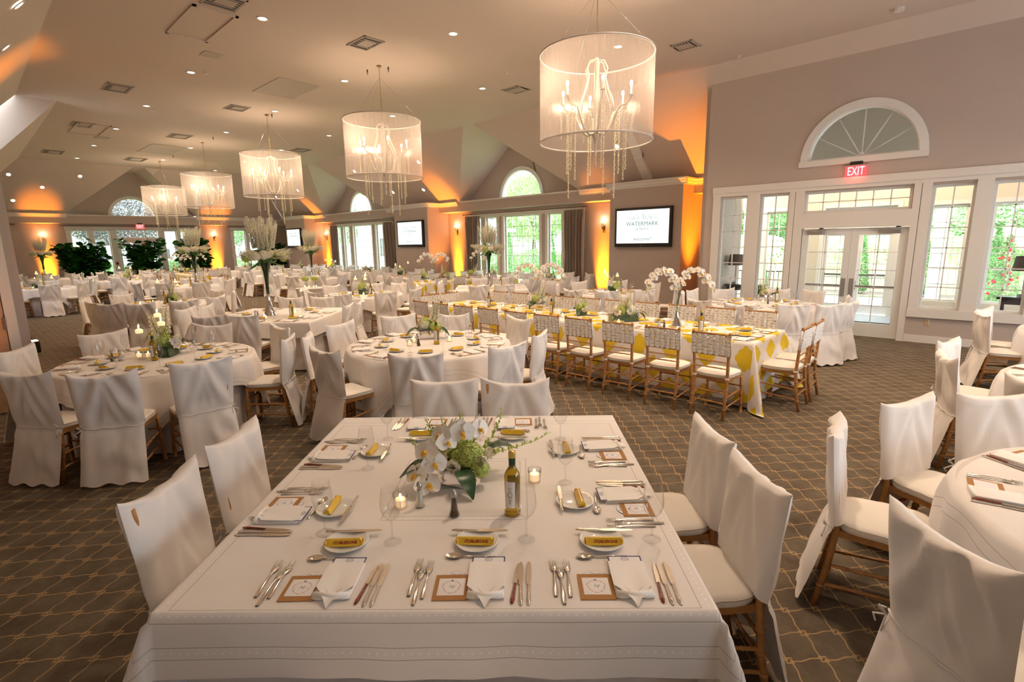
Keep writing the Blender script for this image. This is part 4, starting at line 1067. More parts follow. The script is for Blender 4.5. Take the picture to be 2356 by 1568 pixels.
def chair(kind, x, y, face, label, group, seed=None):
    """x, y: top of the back; face: direction it looks at"""
    global CHAIRN
    CHAIRN += 1
    f = Vector((face[0], face[1], 0)).normalized(); rz = atan2(f.y, f.x) - pi / 2 + (random.random() - .5) * .10
    px, py = x + f.x * .25, y + f.y * .25; far = sqrt(x * x + y * y) > 13.5
    if kind == 'c':
        v = (seed if seed is not None else CHAIRN) % 4
        if far: o = put('covered_chair', FARC[v], None, (px, py, 0), rz); return tag(o, label, 'chair', group)
        root = COV[v]
    else:
        if far: o = put('chiavari_chair', FARW, None, (px, py, 0), rz); return tag(o, label, 'chair', group)
        root = WOV
    if root.name in USED: return dup(root, (px, py, 0), rz, label, group)
    USED.add(root.name); root.location = (px, py, 0); root.rotation_euler = (0, 0, rz); root['label'] = label; root['group'] = group
    return root
ORDN = 'nearest second third fourth fifth sixth seventh eighth ninth tenth eleventh twelfth'.split()
CH = {
 'B': [(-7.0, .28), (-5.65, .41), (-5.05, .66), (-4.9, 1.32), (-5.61, 2.1), (-7.24, 1.1), (-7.22, 2.09), (-6.33, 2.44)],
 'C': [(-4.55, 2.24), (-5.86, 3.2), (-5.32, 2.64), (-5.83, 3.99), (-5.43, 4.52), (-4.57, 4.66), (-3.55, 4.15), (-3.33, 3.47), (-3.66, 2.65)],
 'E': [(-4.01, 10.48), (-3.19, 10.91), (-2.61, 10.74), (-1.98, 10.02), (-1.74, 8.73), (-1.65, 9.29), (-2.18, 8.34), (-2.87, 8.11), (-3.56, 8.22), (-4.3, 9.16), (-4.41, 9.85)],
 'I': [(-5.05, 9.19), (-5.63, 8.68), (-6.41, 8.62), (-7.42, 10.39), (-6.88, 11.07), (-6.0, 11.1), (-5.11, 10.65), (-7.45, 9.4)],
 'H': [(-11.16, 12.6), (-10.2, 13.45), (-8.75, 11.76), (-9.4, 11.0), (-8.75, 12.7), (-10.4, 11.0), (-11.2, 11.8), (-9.3, 13.3)],
 'K': [(-11.18, 2.13), (-10.9, 2.77), (-11.92, 1.59), (-11.45, 1.75), (-12.9, 1.55), (-13.66, 2.3), (-11.32, 3.43), (-12.0, 4.0), (-13.0, 4.0), (-13.7, 3.3)],
 'L': [(-9.14, 5.93), (-9.53, 5.11), (-9.3, 6.8), (-10.16, 7.51), (-11.89, 6.23), (-11.04, 5.05), (-11.63, 7.21), (-11.05, 7.58), (-11.7, 5.4), (-10.3, 5.0)],
 'R1': [(-.54, 3.01), (-.25, 3.75), (-.03, 2.09), (.13, 4.19), (.95, 4.6), (.9, 1.75), (2.2, 2.6), (2.2, 3.7)], 'R2': [(-.25, 5.46), (-.3, 6.28), (.3, 4.75), (.9, 7.2), (2.2, 5.5), (1.4, 4.6)], 'R3': [(-.01, 9.33), (.02, 8.67), (.6, 7.75), (.7, 10.2)]}
CHAIRS_AT = {}
for k_, (x, y, R, ds) in ROUND.items():
    L = CH.get(k_)
    if L is None: ph = random.random() * .6; L = [(x + (R + .44) * cos(ph + 2 * pi * i / 9), y + (R + .44) * sin(ph + 2 * pi * i / 9)) for i in range(9)]
    P = []
    for (px, py) in L:
        d = Vector((px - x, py - y)); m = min(max(d.length, R + .42), R + .72); d = d.normalized()
        P.append((x + d.x * m, y + d.y * m, d))
    # order clockwise from the chair nearest the camera
    P.sort(key=lambda q: atan2(q[2].y, q[2].x), reverse=True)
    i0 = min(range(len(P)), key=lambda i: P[i][0] ** 2 + P[i][1] ** 2); P = P[i0:] + P[:i0]
    CHAIRS_AT[k_] = P
    for i, (cx, cy, d) in enumerate(P):
        w_ = 'nearest' if i == 0 else ORDN[i] + ' clockwise from the nearest'
        chair('c', cx, cy, (-d.x, -d.y), 'covered chair, %s, %s' % (w_, ds), 'covered chairs at the ' + ds)
def local(k_, u, v):
    x, y, hx, hy, rz, ds = (SQ.get(k_) or LONG.get(k_)); return (x + u * cos(rz) - v * sin(rz), y + u * sin(rz) + v * cos(rz))
def side_chairs(k_, side, us, off, kind='c', names=None, seeds=None):
    x, y, hx, hy, rz, ds = (SQ.get(k_) or LONG.get(k_))
    for i, u in enumerate(us):
        if side in ('near', 'far'): s = -1 if side == 'near' else 1; p = local(k_, u, s * (hy + off)); f = local(k_, u, 0)
        else: s = -1 if side == 'left' else 1; p = local(k_, s * (hx + off), u); f = local(k_, 0, u)
        nm = (names[i] if names else ORDN[i] if i else 'first')
        chair(kind, p[0], p[1], (f[0] - p[0], f[1] - p[1]), '%s chair, %s, %s side, %s' % ('white covered' if kind == 'c' else 'woven back', nm, side, ds), ('covered chairs at the ' if kind == 'c' else 'woven back chairs at the ') + ds, None if not seeds else seeds[i])
side_chairs('A', 'right', (.2, -.313), .395, names=('farther', 'nearer'), seeds=(0, 1))
side_chairs('A', 'left', (-.327, .223), .35, names=('nearer', 'farther'), seeds=(2, 3))
side_chairs('A', 'far', (-.266, .252), .31, names=('left', 'right'), seeds=(1, 2))
side_chairs('A', 'near', (-.218, .184), .49, names=('left', 'right'))
side_chairs('J', 'near', (-.38, .12), .40, names=('left', 'right')); side_chairs('J', 'right', (-.1, .42), .34, names=('nearer', 'farther'))
side_chairs('J', 'far', (-.35, .25), .38, names=('left', 'right')); side_chairs('J', 'left', (-.38, .1), .42, names=('nearer', 'farther'))
side_chairs('G', 'near', (-.28, .30), .42, names=('left', 'right')); side_chairs('G', 'right', (-.3, .35), .45, names=('nearer', 'farther'))
side_chairs('G', 'far', (-.3, .3), .42, names=('left', 'right')); side_chairs('G', 'left', (-.3, .3), .42, names=('nearer', 'farther'))
ORL = ['leftmost', 'second from left', 'third from left', 'fourth from left', 'fifth from left', 'fifth from right', 'fourth from right', 'third from right', 'second from right', 'rightmost']
D0 = LONG['D'][0]
side_chairs('D', 'near', [q - D0 for q in (-7.15, -6.62, -6.08, -5.52, -4.95, -4.40, -3.86, -3.29, -2.71, -2.14)], .57, 'w', ORL)
side_chairs('D', 'far', [q - D0 for q in (-7.3, -6.76, -6.22, -5.68, -5.14, -4.60, -4.04, -3.45, -2.88, -2.33)], .43, 'w', ORL)
side_chairs('D', 'right', (-.12, .35), .43, 'w', ('nearer', 'farther')); side_chairs('D', 'left', (-.28, .22), .22, 'w', ('nearer', 'farther'))
OR6 = ['first', 'second', 'third', 'fourth', 'fifth', 'sixth']
side_chairs('F', 'near', (-1.65, -.95, -.28, .4, 1.05, 1.7), .42, 'w', OR6); side_chairs('F', 'far', (-1.6, -.95, -.28, .4, 1.05, 1.7), .42, 'w', OR6)
side_chairs('F', 'left', (-.3, .3), .35, 'c', ('first', 'second'))
side_chairs('S', 'near', (-2.0, -1.35, -.68, 0, .68, 1.35, 2.0), .45, 'w', OR6 + ['seventh']); side_chairs('S', 'far', (-2.0, -1.35, -.68, 0, .68, 1.35, 2.0), .45, 'w', OR6 + ['seventh'])
side_chairs('S', 'right', (-.28, .3), .45, 'w', ('first', 'second'))
for c_ in COV + [WOV]:
    if c_.name not in USED:
        for q in list(c_.children_recursive) + [c_]: bpy.data.objects.remove(q)
# ================================================================== tableware prototypes (origin on the cloth, +y away from the guest)
def fork_mesh():
    b = MB(); L = .185; pts = []
    n = 14
    def w(t): return .0030 + .0030 * (1 - t) ** 3 if t < .7 else .0030
    st = [(0, .0062), (.02, .0075), (.06, .0055), (.10, .0032), (.125, .0032), (.135, .010), (.148, .0125), (.160, .0120)]
    vs = []
    for y, h in st:
        z = .0028 + .006 * sin(pi * min(1, y / .16)) * .7
        for s in (-1, 1):
            vs += [(s * h, y, z + (.0 if s else 0)), (s * h * .55, y, z + .0022)]
    fs = []
    for j in range(len(st) - 1):
        a = j * 4; c = a + 4; fs += [(a, a + 1, c + 1, c), (a + 1, a + 3, c + 3, c + 1), (a + 3, a + 2, c + 2, c + 3), (a, c, c + 2, a + 2)]
    b.add(vs, fs, 0, None, True)
    for k in range(4):
        x = -.0105 + .007 * k; b.tube([(x * .98, .158, .0062), (x, .175, .0035), (x * .96, .196, .0075)], [.0017, .0015, .0009], 5)
    return b.mesh('table_fork', 'silver')
def knife_parts(steak=False):
    b = MB(); H = .098
    for y0, y1, r0, r1 in ((0, .02, .004, .0078), (.02, .06, .0078, .0062), (.06, H, .0062, .0055)):
        b.add([(-r0, y0, .002), (0, y0, .002 + r0), (r0, y0, .002), (0, y0, .001), (-r1, y1, .002), (0, y1, .002 + r1), (r1, y1, .002), (0, y1, .001)], [(0, 1, 5, 4), (1, 2, 6, 5), (2, 3, 7, 6), (3, 0, 4, 7), (0, 3, 2, 1)] if y0 == 0 else [(0, 1, 5, 4), (1, 2, 6, 5), (2, 3, 7, 6), (3, 0, 4, 7)], 0, None, True)
    hm = b.mesh('handle', 'steak_wood' if steak else 'silver')
    b = MB()
    if steak: P = [(-.006, H), (.006, H), (.0085, H + .03), (.006, H + .075), (.0, H + .112), (-.006, H + .07)]
    else: P = [(-.0055, H), (.0055, H), (.0075, H + .006), (.0095, H + .05), (.0095, H + .095), (.006, H + .118), (.0, H + .125), (-.006, H + .11), (-.0085, H + .05), (-.0075, H + .006)]
    b.prism(P, .0028, .0048); bm = b.mesh('blade', 'silver_blade')
    return hm, bm
def spoon_mesh():
    b = MB(); b.tube([(0, 0, .003), (0, .05, .005), (0, .10, .006), (0, .125, .003)], [.0055, .0045, .0026, .0028], 8)
    n, m = 18, 5; vs = [(0, .152, .0022)]; fs = []
    for j in range(1, m + 1):
        for i in range(n):
            a = 2 * pi * i / n; r = j / m; vs.append((.0175 * r * cos(a) * (1 - .15 * sin(a)), .152 + .029 * r * sin(a), .0022 + .0065 * r * r))
    for i in range(n): fs.append((0, 1 + i, 1 + (i + 1) % n))
    for j in range(m - 1):
        for i in range(n): a = 1 + j * n; fs.append((a + i, a + n + i, a + n + (i + 1) % n, a + (i + 1) % n))
    b.add(vs, fs, 0, None, True); return b.mesh('teaspoon', 'silver')
ME_FORK, ME_SPOON = fork_mesh(), spoon_mesh(); KH, KB = knife_parts(); SH, SB = knife_parts(True)
def proto_knife(nm, h, bl): t = thing(nm, 'x', 'knife'); put('handle', h, t); put('blade', bl, t); return remember(t)
P_KNIFE = proto_knife('table_knife', KH, KB); P_STEAK = proto_knife('steak_knife', SH, SB)
b = MB(); b.lathe([(.0001, .0045), (.045, .0045), (.052, .0055), (.075, .0125), (.0825, .0165), (.083, .0175), (.0815, .0185), (.073, .0150), (.051, .0080), (.046, .0072), (.0001, .0072)], 44); b.lathe([(.040, 0), (.042, 0), (.044, .005)], 30)
ME_PLATE = b.mesh('bread_plate', 'porcelain')
def bar_proto(txt=True):
    t = thing('chocolate_bar', 'x', 'chocolate bar'); b = MB(); r = .0165
    sec = [(-.0165, 0), (.0165, 0), (.003, .0235), (-.003, .0235)]
    b.prism(sec, -.058, .058, axis='x')
    for s in (-1, 1):
        vs = [(s * .058, y, z) for y, z in sec] + [(s * .066, -.015, .004), (s * .066, .015, .004), (s * .068, .012, .016), (s * .067, -.012, .018)]
        b.add(vs, [(0, 1, 5, 4), (1, 2, 6, 5), (2, 3, 7, 6), (3, 0, 4, 7), (4, 5, 6, 7)])
        b.add([(s * .066, -.016, .002), (s * .071, -.012, .006), (s * .073, .0, .012), (s * .070, .012, .018), (s * .066, .015, .012)], [(0, 1, 2, 3, 4)])
    b.obj('wrapper', 'bar_yellow', t)
    if txt:
        a = atan2(.0235, .0135)
        o = put('lettering', ME_TOB, t); o.rotation_euler = (a, 0, 0); o.location = (.008, -.0105, .0118)
        m = MB(); m.poly([(-.004, -.004, 0), (.004, -.004, 0), (.001, .005, 0)]); q = m.obj('mountain_mark', 'kraft', t); q.rotation_euler = (a, 0, 0); q.location = (-.037, -.0106, .0118)
    return remember(t)
ME_TOB = text_mesh('bar_text', 'TOBLERONE', .0150, 'bar_red', .0001, space=1.0, offset=.0005)
# heavier look: the same word doubled with a hair's offset
P_BAR = bar_proto(); P_BAR2 = bar_proto(False)
def glass_proto():
    b = MB()
    pr = [(.034, 0), (.033, .0022), (.020, .0045), (.006, .009), (.0042, .02), (.0038, .06), (.0042, .085), (.008, .093), (.020, .102), (.032, .118), (.0385, .140), (.0395, .155), (.0375, .180), (.0335, .208), (.0315, .222)]
    b.lathe(pr, 32); return b.mesh('wine_glass', 'wine_glass')
ME_GLASS = glass_proto()
def napkin_proto():
    t = thing('folded_napkin', 'x', 'napkin'); b = MB()
    n = 12
    # three rounded layers rolled at the near end, a flap with a point hanging to the guest
    for k_, (w_, z_, y1) in enumerate(((.060, .004, .185), (.058, .011, .182))):
        b.bev((-w_, 0.012, z_ - .004), (w_, y1, z_ + .0035), .003)
    for k_, (x0, x1, y, r) in enumerate(((-.058, .056, .012, .011), (-.050, .060, .020, .006), (-.06, -.02, .008, .006), (.015, .06, .010, .007))):
        b.tube([(x0, y, r + .001), ((x0 + x1) / 2, y - .006, r + .001), (x1, y, r + .001)], r, 8)
    def fn(u, v):
        x = -.062 + .124 * u; tip = 1 - abs(2 * u - 1)
        yb = .045 - .085 * tip ** 1.15; y = yb + (.178 - yb) * v
        return (x, y, .0165 + .0015 * sin(u * 9) * (1 - v) + .003 * (1 - v) * (1 - tip) - (.012 if y < -.02 else 0) * min(1, (-.02 - y) / .02 if y < -.02 else 0))
    b.grid(15, 10, fn); o = b.obj('napkin_cloth', 'napkin_linen', t)
    b = MB()
    for s in (-1, 1): b.tube([(s * .058, .060, .0175), (s * .03, .040, .0178), (0, .0, .0178)], .0007, 4)
    b.obj('stitched_edge', 'piping', t)
    return remember(t)
P_NAP = napkin_proto()
b = MB(); b.bev((-.06, 0, 0), (.06, .185, .014), .005); b.tube([(-.055, .004, .009), (.055, .004, .009)], .008, 6); ME_NAP2 = b.mesh('folded_napkin', 'napkin_linen')
def menu_proto():
    t = thing('menu_card', 'x', 'menu'); b = MB(); b.box((-.058, .03, .0150), (.058, .205, .0158)); b.obj('card', 'paper_white', t)
    b = MB(); z = .0161
    b.box((-.058, .200, .0157), (.058, .205, z)); b.box((-.058, .165, .0157), (-.054, .205, z)); b.box((.054, .165, .0157), (.058, .205, z)); b.obj('navy_border', 'navy_ink', t)
    o = put('monogram', ME_NJ, t); o.location = (0, .188, .0160)
    b = MB(); b.tube([(.013 * cos(a) * (1 + .02 * a), .188 + .010 * sin(a), .0163) for a in [.6 + k_ * .32 for k_ in range(20)]], .0005, 4); b.obj('monogram_swirl', 'ink_grey', t)
    return remember(t)
ME_NJ = text_mesh('menu_monogram', 'N/J', .016, 'ink_grey', .0001, space=1.1)
P_MENU = menu_proto()
def card_proto():
    t = thing('favor_card', 'x', 'card'); b = MB(); b.box((-.057, 0, .0005), (.057, .128, .0030)); b.obj('kraft_sleeve', 'kraft', t)
    b = MB(); b.bev((-.044, .022, .0026), (.044, .108, .0036), .0003); l = b.obj('printed_label', 'paper_white', t)
    b = MB(); rnd = random.Random(4); c = Vector((0, .065)); m = 34
    blooms = {'ink_coral': MB(), 'ink_blue': MB()}
    for i in range(m):
        a = 2 * pi * i / m + .1; rx, ry = .026, .031
        x = c.x + rx * cos(a) * (1.1 if sin(a) > 0 else .95); y = c.y + ry * sin(a) * (.85 if sin(a) > 0 else 1.0)
        k_ = 'ink_blue' if i % 4 == 0 else 'ink_coral'
        for j in range(3):
            q = a + rnd.uniform(-1, 1) * 1.4; e = rnd.uniform(.0015, .0035); X, Y = x + e * cos(q), y + e * sin(q)
            blooms[k_].poly([(X - .0013, Y, .0038), (X, Y - .0016, .0038), (X + .0013, Y, .0038), (X, Y + .0016, .0038)])
    for j in range(5): a = pi / 2 + (j - 2) * .35; blooms['ink_blue'].poly([(0, .090, .0038), (.006 * cos(a) - .001, .090 + .010 * sin(a), .0038), (.007 * cos(a) + .001, .091 + .011 * sin(a), .0038)])
    blooms['ink_coral'].obj('coral_wreath', 'ink_coral', l); blooms['ink_blue'].obj('blue_wreath', 'ink_blue', l)
    o = put('monogram', ME_NJ2, l); o.location = (0, .065, .0037)
    return remember(t)
ME_NJ2 = text_mesh('label_monogram', 'NJ', .018, 'ink_grey', .0001, shear=.35)
P_CARD = card_proto()
def coaster_proto():
    t = thing('round_place_card', 'x', 'place card'); b = MB(); b.cyl(.050, .0002, .0016, 36); b.obj('disc', 'paper_white', t)
    b = MB(); b.lathe([(.0495, .0017), (.0502, .0017), (.0502, .0002)], 36); b.obj('disc_edge', 'navy_ink', t)
    o = put('lettering', ME_GS, t); o.location = (.004, .034, .0017); return remember(t)
ME_GS = text_mesh('guest_text', 'Darling', .018, 'ink_grey', .0001, shear=.4)
P_DISC = coaster_proto()
b = MB(); b.box((-.055, 0, .0005), (.055, .125, .003)); b.box((-.043, .022, .003), (.043, .105, .0036), 1); ME_CARD2 = b.mesh('favor_card', ['kraft', 'paper_white'])
def votive_proto():
    t = thing('votive_candle', 'x', 'candle'); b = MB(); b.lathe([(.0001, .004), (.024, .004), (.026, .0), (.030, .0), (.0325, .066), (.0308, .066), (.028, .008), (.0001, .008)], 24); b.obj('glass_cup', 'wine_glass', t)
    b = MB(); b.cyl(.0245, .009, .040, 20); b.obj('wax', 'candle_wax', t)
    b = MB(); b.ball((0, 0, .053), .0052, 8, 0, (1, 1, 2.1)); b.obj('flame', 'flame', t); return remember(t)
P_VOT = votive_proto()
b = MB(); b.lathe([(.0001, .003), (.022, .003), (.026, 0), (.031, .055), (.029, .055)], 16, 0); b.cyl(.022, .006, .034, 12, 1); b.ball((0, 0, .046), .0065, 6, 2, (1, 1, 1.9)); ME_VOT2 = b.mesh('votive_candle', ['wine_glass', 'candle_wax', 'flame'])
def shaker(nm, fill):
    t = thing(nm, 'x', 'shaker'); b = MB(); pr = [(.0001, .004), (.021, .004), (.0225, .0), (.024, .006), (.0165, .030), (.0120, .085), (.0125, .092)]; b.lathe(pr, 8, smooth=False); b.obj('glass_body', 'vase_glass', t)
    b = MB(); b.lathe([(.0001, .006), (.020, .006), (.0135, .032), (.0095, .080), (.0001, .080)], 8); b.obj('contents', fill, t)
    b = MB(); b.lathe([(.013, .088), (.014, .094), (.011, .108), (.006, .116), (.0001, .118)], 16); b.obj('metal_cap', 'steel', t); return remember(t)
P_SALT = shaker('salt_shaker', 'salt'); P_PEP = shaker('pepper_shaker', 'pepper')
def oil_proto():
    t = thing('olive_oil_bottle', 'x', 'bottle'); b = MB()
    b.lathe([(.0001, .002), (.030, .0), (.0335, .004), (.0340, .020), (.0300, .026), (.0300, .030), (.0335, .15), (.0340, .168), (.030, .186), (.020, .203), (.0145, .212), (.0135, .25)], 30); b.obj('oil_filled_glass', 'oil', t)
    b = MB(); b.lathe([(.0142, .214), (.0145, .252), (.0138, .256)], 20); b.obj('green_neck_foil', 'foil_green', t)
    b = MB(); b.lathe([(.0148, .253), (.0152, .256), (.0152, .276), (.0140, .280), (.0001, .281)], 20); b.obj('gold_cap', 'cap_gold', t)
    for i, (a0, mid) in enumerate(((-.75, .0), (pi - .5, 0))):
        b = MB()
        def fn(u, v, a0=a0, i=i): a = a0 + (1.3 if i == 0 else 1.0) * u + pi * 1.42; z = .040 + .118 * v; r = .0306 + .0036 * (z - .03) / .12; return (r * cos(a) * 1.004, r * sin(a) * 1.004, z)
        b.grid(12, 6, fn); l = b.obj('paper_label', 'paper_white', t)
        m = MB()
        for z, w_ in ((.130, .5), (.122, .35), (.078, .4), (.070, .4), (.062, .3)):
            a1 = a0 + pi * 1.42 + .65; m.tube([((.0332) * cos(a1 + w_ * (q / 6 - .5)), .0332 * sin(a1 + w_ * (q / 6 - .5)), z) for q in range(7)], .0011, 4)
        m.tube([(.0334 * cos(a0 + pi * 1.42 + .65 + .3 * cos(q)), .0334 * sin(a0 + pi * 1.42 + .65 + .3 * cos(q)), .10 + .012 * sin(q)) for q in [k_ * .5 for k_ in range(13)]], .0012, 4)
        m.obj('label_print', 'stem_green', l)
    return remember(t)
P_OIL = oil_proto()
PROTO = [P_KNIFE, P_STEAK, P_BAR, P_BAR2, P_NAP, P_MENU, P_CARD, P_DISC, P_VOT, P_SALT, P_PEP, P_OIL]
ZT = .7592
COUNT = {'fork': 0, 'knife': 0}
def item(src, mtx, dx, dy, rz, label, cat, group, name=None, dz=0.0, tilt=0):
    """copy a prototype (object) or a mesh onto a table; mtx = place frame (x, y, angle)"""
    x, y, a = mtx; X = x + dx * cos(a) - dy * sin(a); Y = y + dx * sin(a) + dy * cos(a)
    if isinstance(src, bpy.types.Mesh): o = put(name, src, None, (X, Y, ZT + dz), a + rz); tag(o, label, cat, group)
    else: o = dup(src, (X, Y, ZT + dz), a + rz, label, group)
    if tilt: o.rotation_euler = (tilt, 0, a + rz)
    return o
def place(fr, tier, who, table, jit=0):
    """fr = (x, y, angle) at the table edge, +y towards the table's middle"""
    r = random.Random(int(abs(fr[0] * 1000 + fr[1] * 7717)) + jit); J = lambda s=.004: r.uniform(-s, s)
    tb = '%s, %s' % (who, table); g = ' on the ' + table
    a0 = J(.06)
    item(ME_PLATE, fr, J(), .372 + J(), 0, 'small white bread plate, ' + tb, 'plate', 'bread plates' + g, 'bread_plate')
    if tier <= 2:
        item(P_BAR if tier == 1 else P_BAR2, fr, J(), .352 + J(), J(.10), 'yellow chocolate bar, ' + tb, 'chocolate bar', 'chocolate bars' + g, dz=.0145)
        item(P_KNIFE, fr, -.098 + J(), .432 + J(), -pi / 2 + J(.05), 'butter knife, ' + tb, 'knife', 'butter knives' + g, dz=.0150) if tier == 1 else None
    else: item(P_BAR2, fr, J(), .352, J(.3), 'yellow chocolate bar, ' + tb, 'chocolate bar', 'chocolate bars' + g, dz=.0145)
    item(ME_GLASS, fr, .185 + J(.012), .386 + J(.012), r.uniform(0, 6), 'stemmed wine glass, ' + tb, 'wine glass', 'wine glasses' + g, 'wine_glass')
    if tier == 1:
        item(P_NAP, fr, .055 + J(), .055, -a0 * .6, 'folded white napkin, ' + tb, 'napkin', 'napkins' + g)
        item(P_MENU, fr, .055, .060, -a0 * .6, 'navy edged menu card, ' + tb, 'menu', 'menu cards' + g, dz=-.0005)
        item(P_CARD, fr, -.062, .052, J(.03), 'kraft favor card, ' + tb, 'card', 'favor cards' + g)
        item(P_DISC, fr, -.058, .150, J(.08), 'round place card, ' + tb, 'place card', 'round place cards' + g, dz=.0002)
        item(ME_SPOON, fr, .075 + J(), .275 + J(), pi / 2 - .05 + J(.05), 'silver teaspoon, ' + tb, 'spoon', 'teaspoons' + g, 'teaspoon')
        for dx, dy, w_ in ((-.198, .070, 'outer'), (-.174, .030, 'middle'), (-.150, .062, 'inner')): item(ME_FORK, fr, dx + J(.003), dy + J(.003), J(.03), w_ + ' fork, ' + tb, 'fork', 'forks' + g, 'table_fork')
        item(P_STEAK, fr, .138, .035, -.10 + a0 * .3, 'steak knife with red wood handle, ' + tb, 'knife', 'steak knives' + g)
        for dx, w_ in ((.166, 'inner'), (.191, 'outer')): item(P_KNIFE, fr, dx, .028 + J(.003), -.02 + J(.02), w_ + ' dinner knife, ' + tb, 'knife', 'dinner knives' + g)
    else:
        item(ME_NAP2, fr, .05 + J(.008), .045 + J(.008), J(.10), 'folded white napkin, ' + tb, 'napkin', 'napkins' + g, 'folded_napkin')
        if tier == 2:
            item(ME_CARD2, fr, -.068, .055, J(.06), 'kraft favor card, ' + tb, 'card', 'favor cards' + g, 'favor_card')
            for dx, w_ in ((-.170, 'outer'), (-.145, 'inner')): item(ME_FORK, fr, dx + J(.003), .06 + J(.01), J(.06), w_ + ' fork, ' + tb, 'fork', 'forks' + g, 'table_fork')
            item(P_STEAK, fr, .128, .045, J(.06), 'steak knife, ' + tb, 'knife', 'steak knives' + g); item(P_KNIFE, fr, .155, .04, J(.05), 'dinner knife, ' + tb, 'knife', 'dinner knives' + g)
def frame(k_, side, u):
    x, y, hx, hy, rz, ds = (SQ.get(k_) or LONG.get(k_))
    if side == 'near': p = local(k_, u, -hy); a = rz
    elif side == 'far': p = local(k_, u, hy); a = rz + pi
    elif side == 'left': p = local(k_, -hx, u); a = rz - pi / 2
    else: p = local(k_, hx, u); a = rz + pi / 2
    return (p[0], p[1], a)
for w_, u in (('near side left place', -.391), ('near side middle place', .107), ('near side right place', .585)): place(frame('A', 'near', u), 1, w_, 'front square table')
for w_, s, u in (('left side nearer place', 'left', -.29), ('left side farther place', 'left', .32), ('right side nearer place', 'right', -.24), ('right side farther place', 'right', .325), ('far side left place', 'far', -.31), ('far side right place', 'far', .235)):
    place(frame('A', s, u), 1, w_, 'front square table')
place_n = 0
for k_ in ROUND:
    x, y, R, ds = ROUND[k_]; P = CHAIRS_AT[k_]; n = len(P)
    tier = 2 if k_ in ('B', 'C', 'E', 'R1', 'R2', 'K', 'L', 'I') else 3
    if k_ in ('E',): n = 9
    ph = atan2(P[0][2].y, P[0][2].x); n = 10 if k_ in 'BCEL' else 9 if tier == 2 else 8
    for i in range(n):
        a = ph - 2 * pi * i / n; fr = (x + R * cos(a), y + R * sin(a), a + pi / 2)
        place(fr, tier, 'nearest place' if i == 0 else ORDN[i] + ' place clockwise', ds)
for w_, s, u in [('near side %s place' % q, 'near', v) for q, v in (('left', -.5), ('middle', 0), ('right', .5))] + [('right side %s place' % q, 'right', v) for q, v in (('nearer', -.4), ('farther', .2))] + [('far side %s place' % q, 'far', v) for q, v in (('left', -.45), ('right', .3))] + [('left side place', 'left', 0)]:
    place(frame('J', s, u), 2, w_, SQ['J'][5]); place(frame('G', s, u), 3, w_, SQ['G'][5])
for i, u in enumerate([q - D0 for q in (-7.15, -6.62, -6.08, -5.52, -4.95, -4.40, -3.86, -3.29, -2.71, -2.14)]):
    place(frame('D', 'near', u + .02), 2, 'near side, ' + ORL[i], 'front yellow table'); place(frame('D', 'far', u - .12), 2, 'far side, ' + ORL[i], 'front yellow table')
place(frame('D', 'right', -.2), 2, 'right end, nearer', 'front yellow table'); place(frame('D', 'right', .28), 2, 'right end, farther', 'front yellow table')
for i, u in enumerate((-1.6, -.95, -.28, .4, 1.05, 1.7)):
    place(frame('F', 'near', u), 3, 'right side, %s place' % OR6[i], 'second yellow table'); place(frame('F', 'far', u), 3, 'left side, %s place' % OR6[i], 'second yellow table')
for i, u in enumerate((-2.0, -1.35, -.68, 0, .68, 1.35, 2.0)):
    place(frame('S', 'near', u), 3, 'near side, %s place' % (OR6 + ['seventh'])[i], 'far yellow table'); place(frame('S', 'far', u), 3, 'far side, %s place' % (OR6 + ['seventh'])[i], 'far yellow table')
# shared condiments and votives
def at(k_, u, v):
    if k_ in ROUND: x, y, R, ds = ROUND[k_]; c, s = RT.x, RT.y; L = sqrt(c * c + s * s); c, s = c / L, s / L; return (x + u * c - v * s, y + u * s + v * c, 0)
    p = local(k_, u, v); return (p[0], p[1], 0)
ND = {'front square table': 0}
def desc(k_): return (ROUND[k_][3] if k_ in ROUND else (SQ.get(k_) or LONG.get(k_))[5])
def shared(k_, oil=None, salt=None, pep=None, vot=(), full=True):
    ds = desc(k_)
    if oil: item(P_OIL, at(k_, *oil), 0, 0, radians(45), 'golden olive oil bottle on the ' + ds, 'bottle', 'olive oil bottles')
    if salt: item(P_SALT, at(k_, *salt), 0, 0, 0, 'glass salt shaker on the ' + ds, 'shaker', 'salt shakers')
    if pep: item(P_PEP, at(k_, *pep), 0, 0, 0, 'dark pepper shaker on the ' + ds, 'shaker', 'pepper shakers')
    nm = ['nearest', 'second nearest', 'third nearest', 'fourth nearest', 'fifth nearest', 'sixth nearest', 'seventh nearest', 'eighth nearest']
    V = sorted(vot, key=lambda p: (Vector(at(k_, *p)).length))
    for i, p in enumerate(V): item(P_VOT if full else ME_VOT2, at(k_, *p), 0, 0, 0, 'lit votive candle, %s on the %s' % (nm[i], ds), 'candle', 'votive candles', 'votive_candle')
shared('A', (.243, -.329), (-.161, -.264), (-.001, -.344), ((.344, -.031), (-.244, -.267)))
shared('B', (.02, -.10), (-.33, -.10), (-.40, -.12), ((-.15, .05), (-.25, .05)))
shared('C', (.09, -.06), (-.14, .0), (-.10, -.15), ((.22, .08), (-.20, .08), (-.20, -.15)))
shared('E', (.32, .12), None, (.06, -.1), ((-.30, .1), (.02, .0), (.3, -.1)))
shared('D', (2.22, -.30), (1.62, -.22), (1.72, -.27), ((2.35, -.36), (1.95, -.36), (1.05, -.28), (.05, -.25), (-.55, -.2), (-1.0, -.15), (-1.55, .1)))
item(P_OIL, at('D', -.25, -.15), 0, 0, .6, 'golden olive oil bottle at the middle of the front yellow table', 'bottle', 'olive oil bottles')
item(P_OIL, at('D', -1.75, -.05), 0, 0, .9, 'golden olive oil bottle near left end of the front yellow table', 'bottle', 'olive oil bottles')
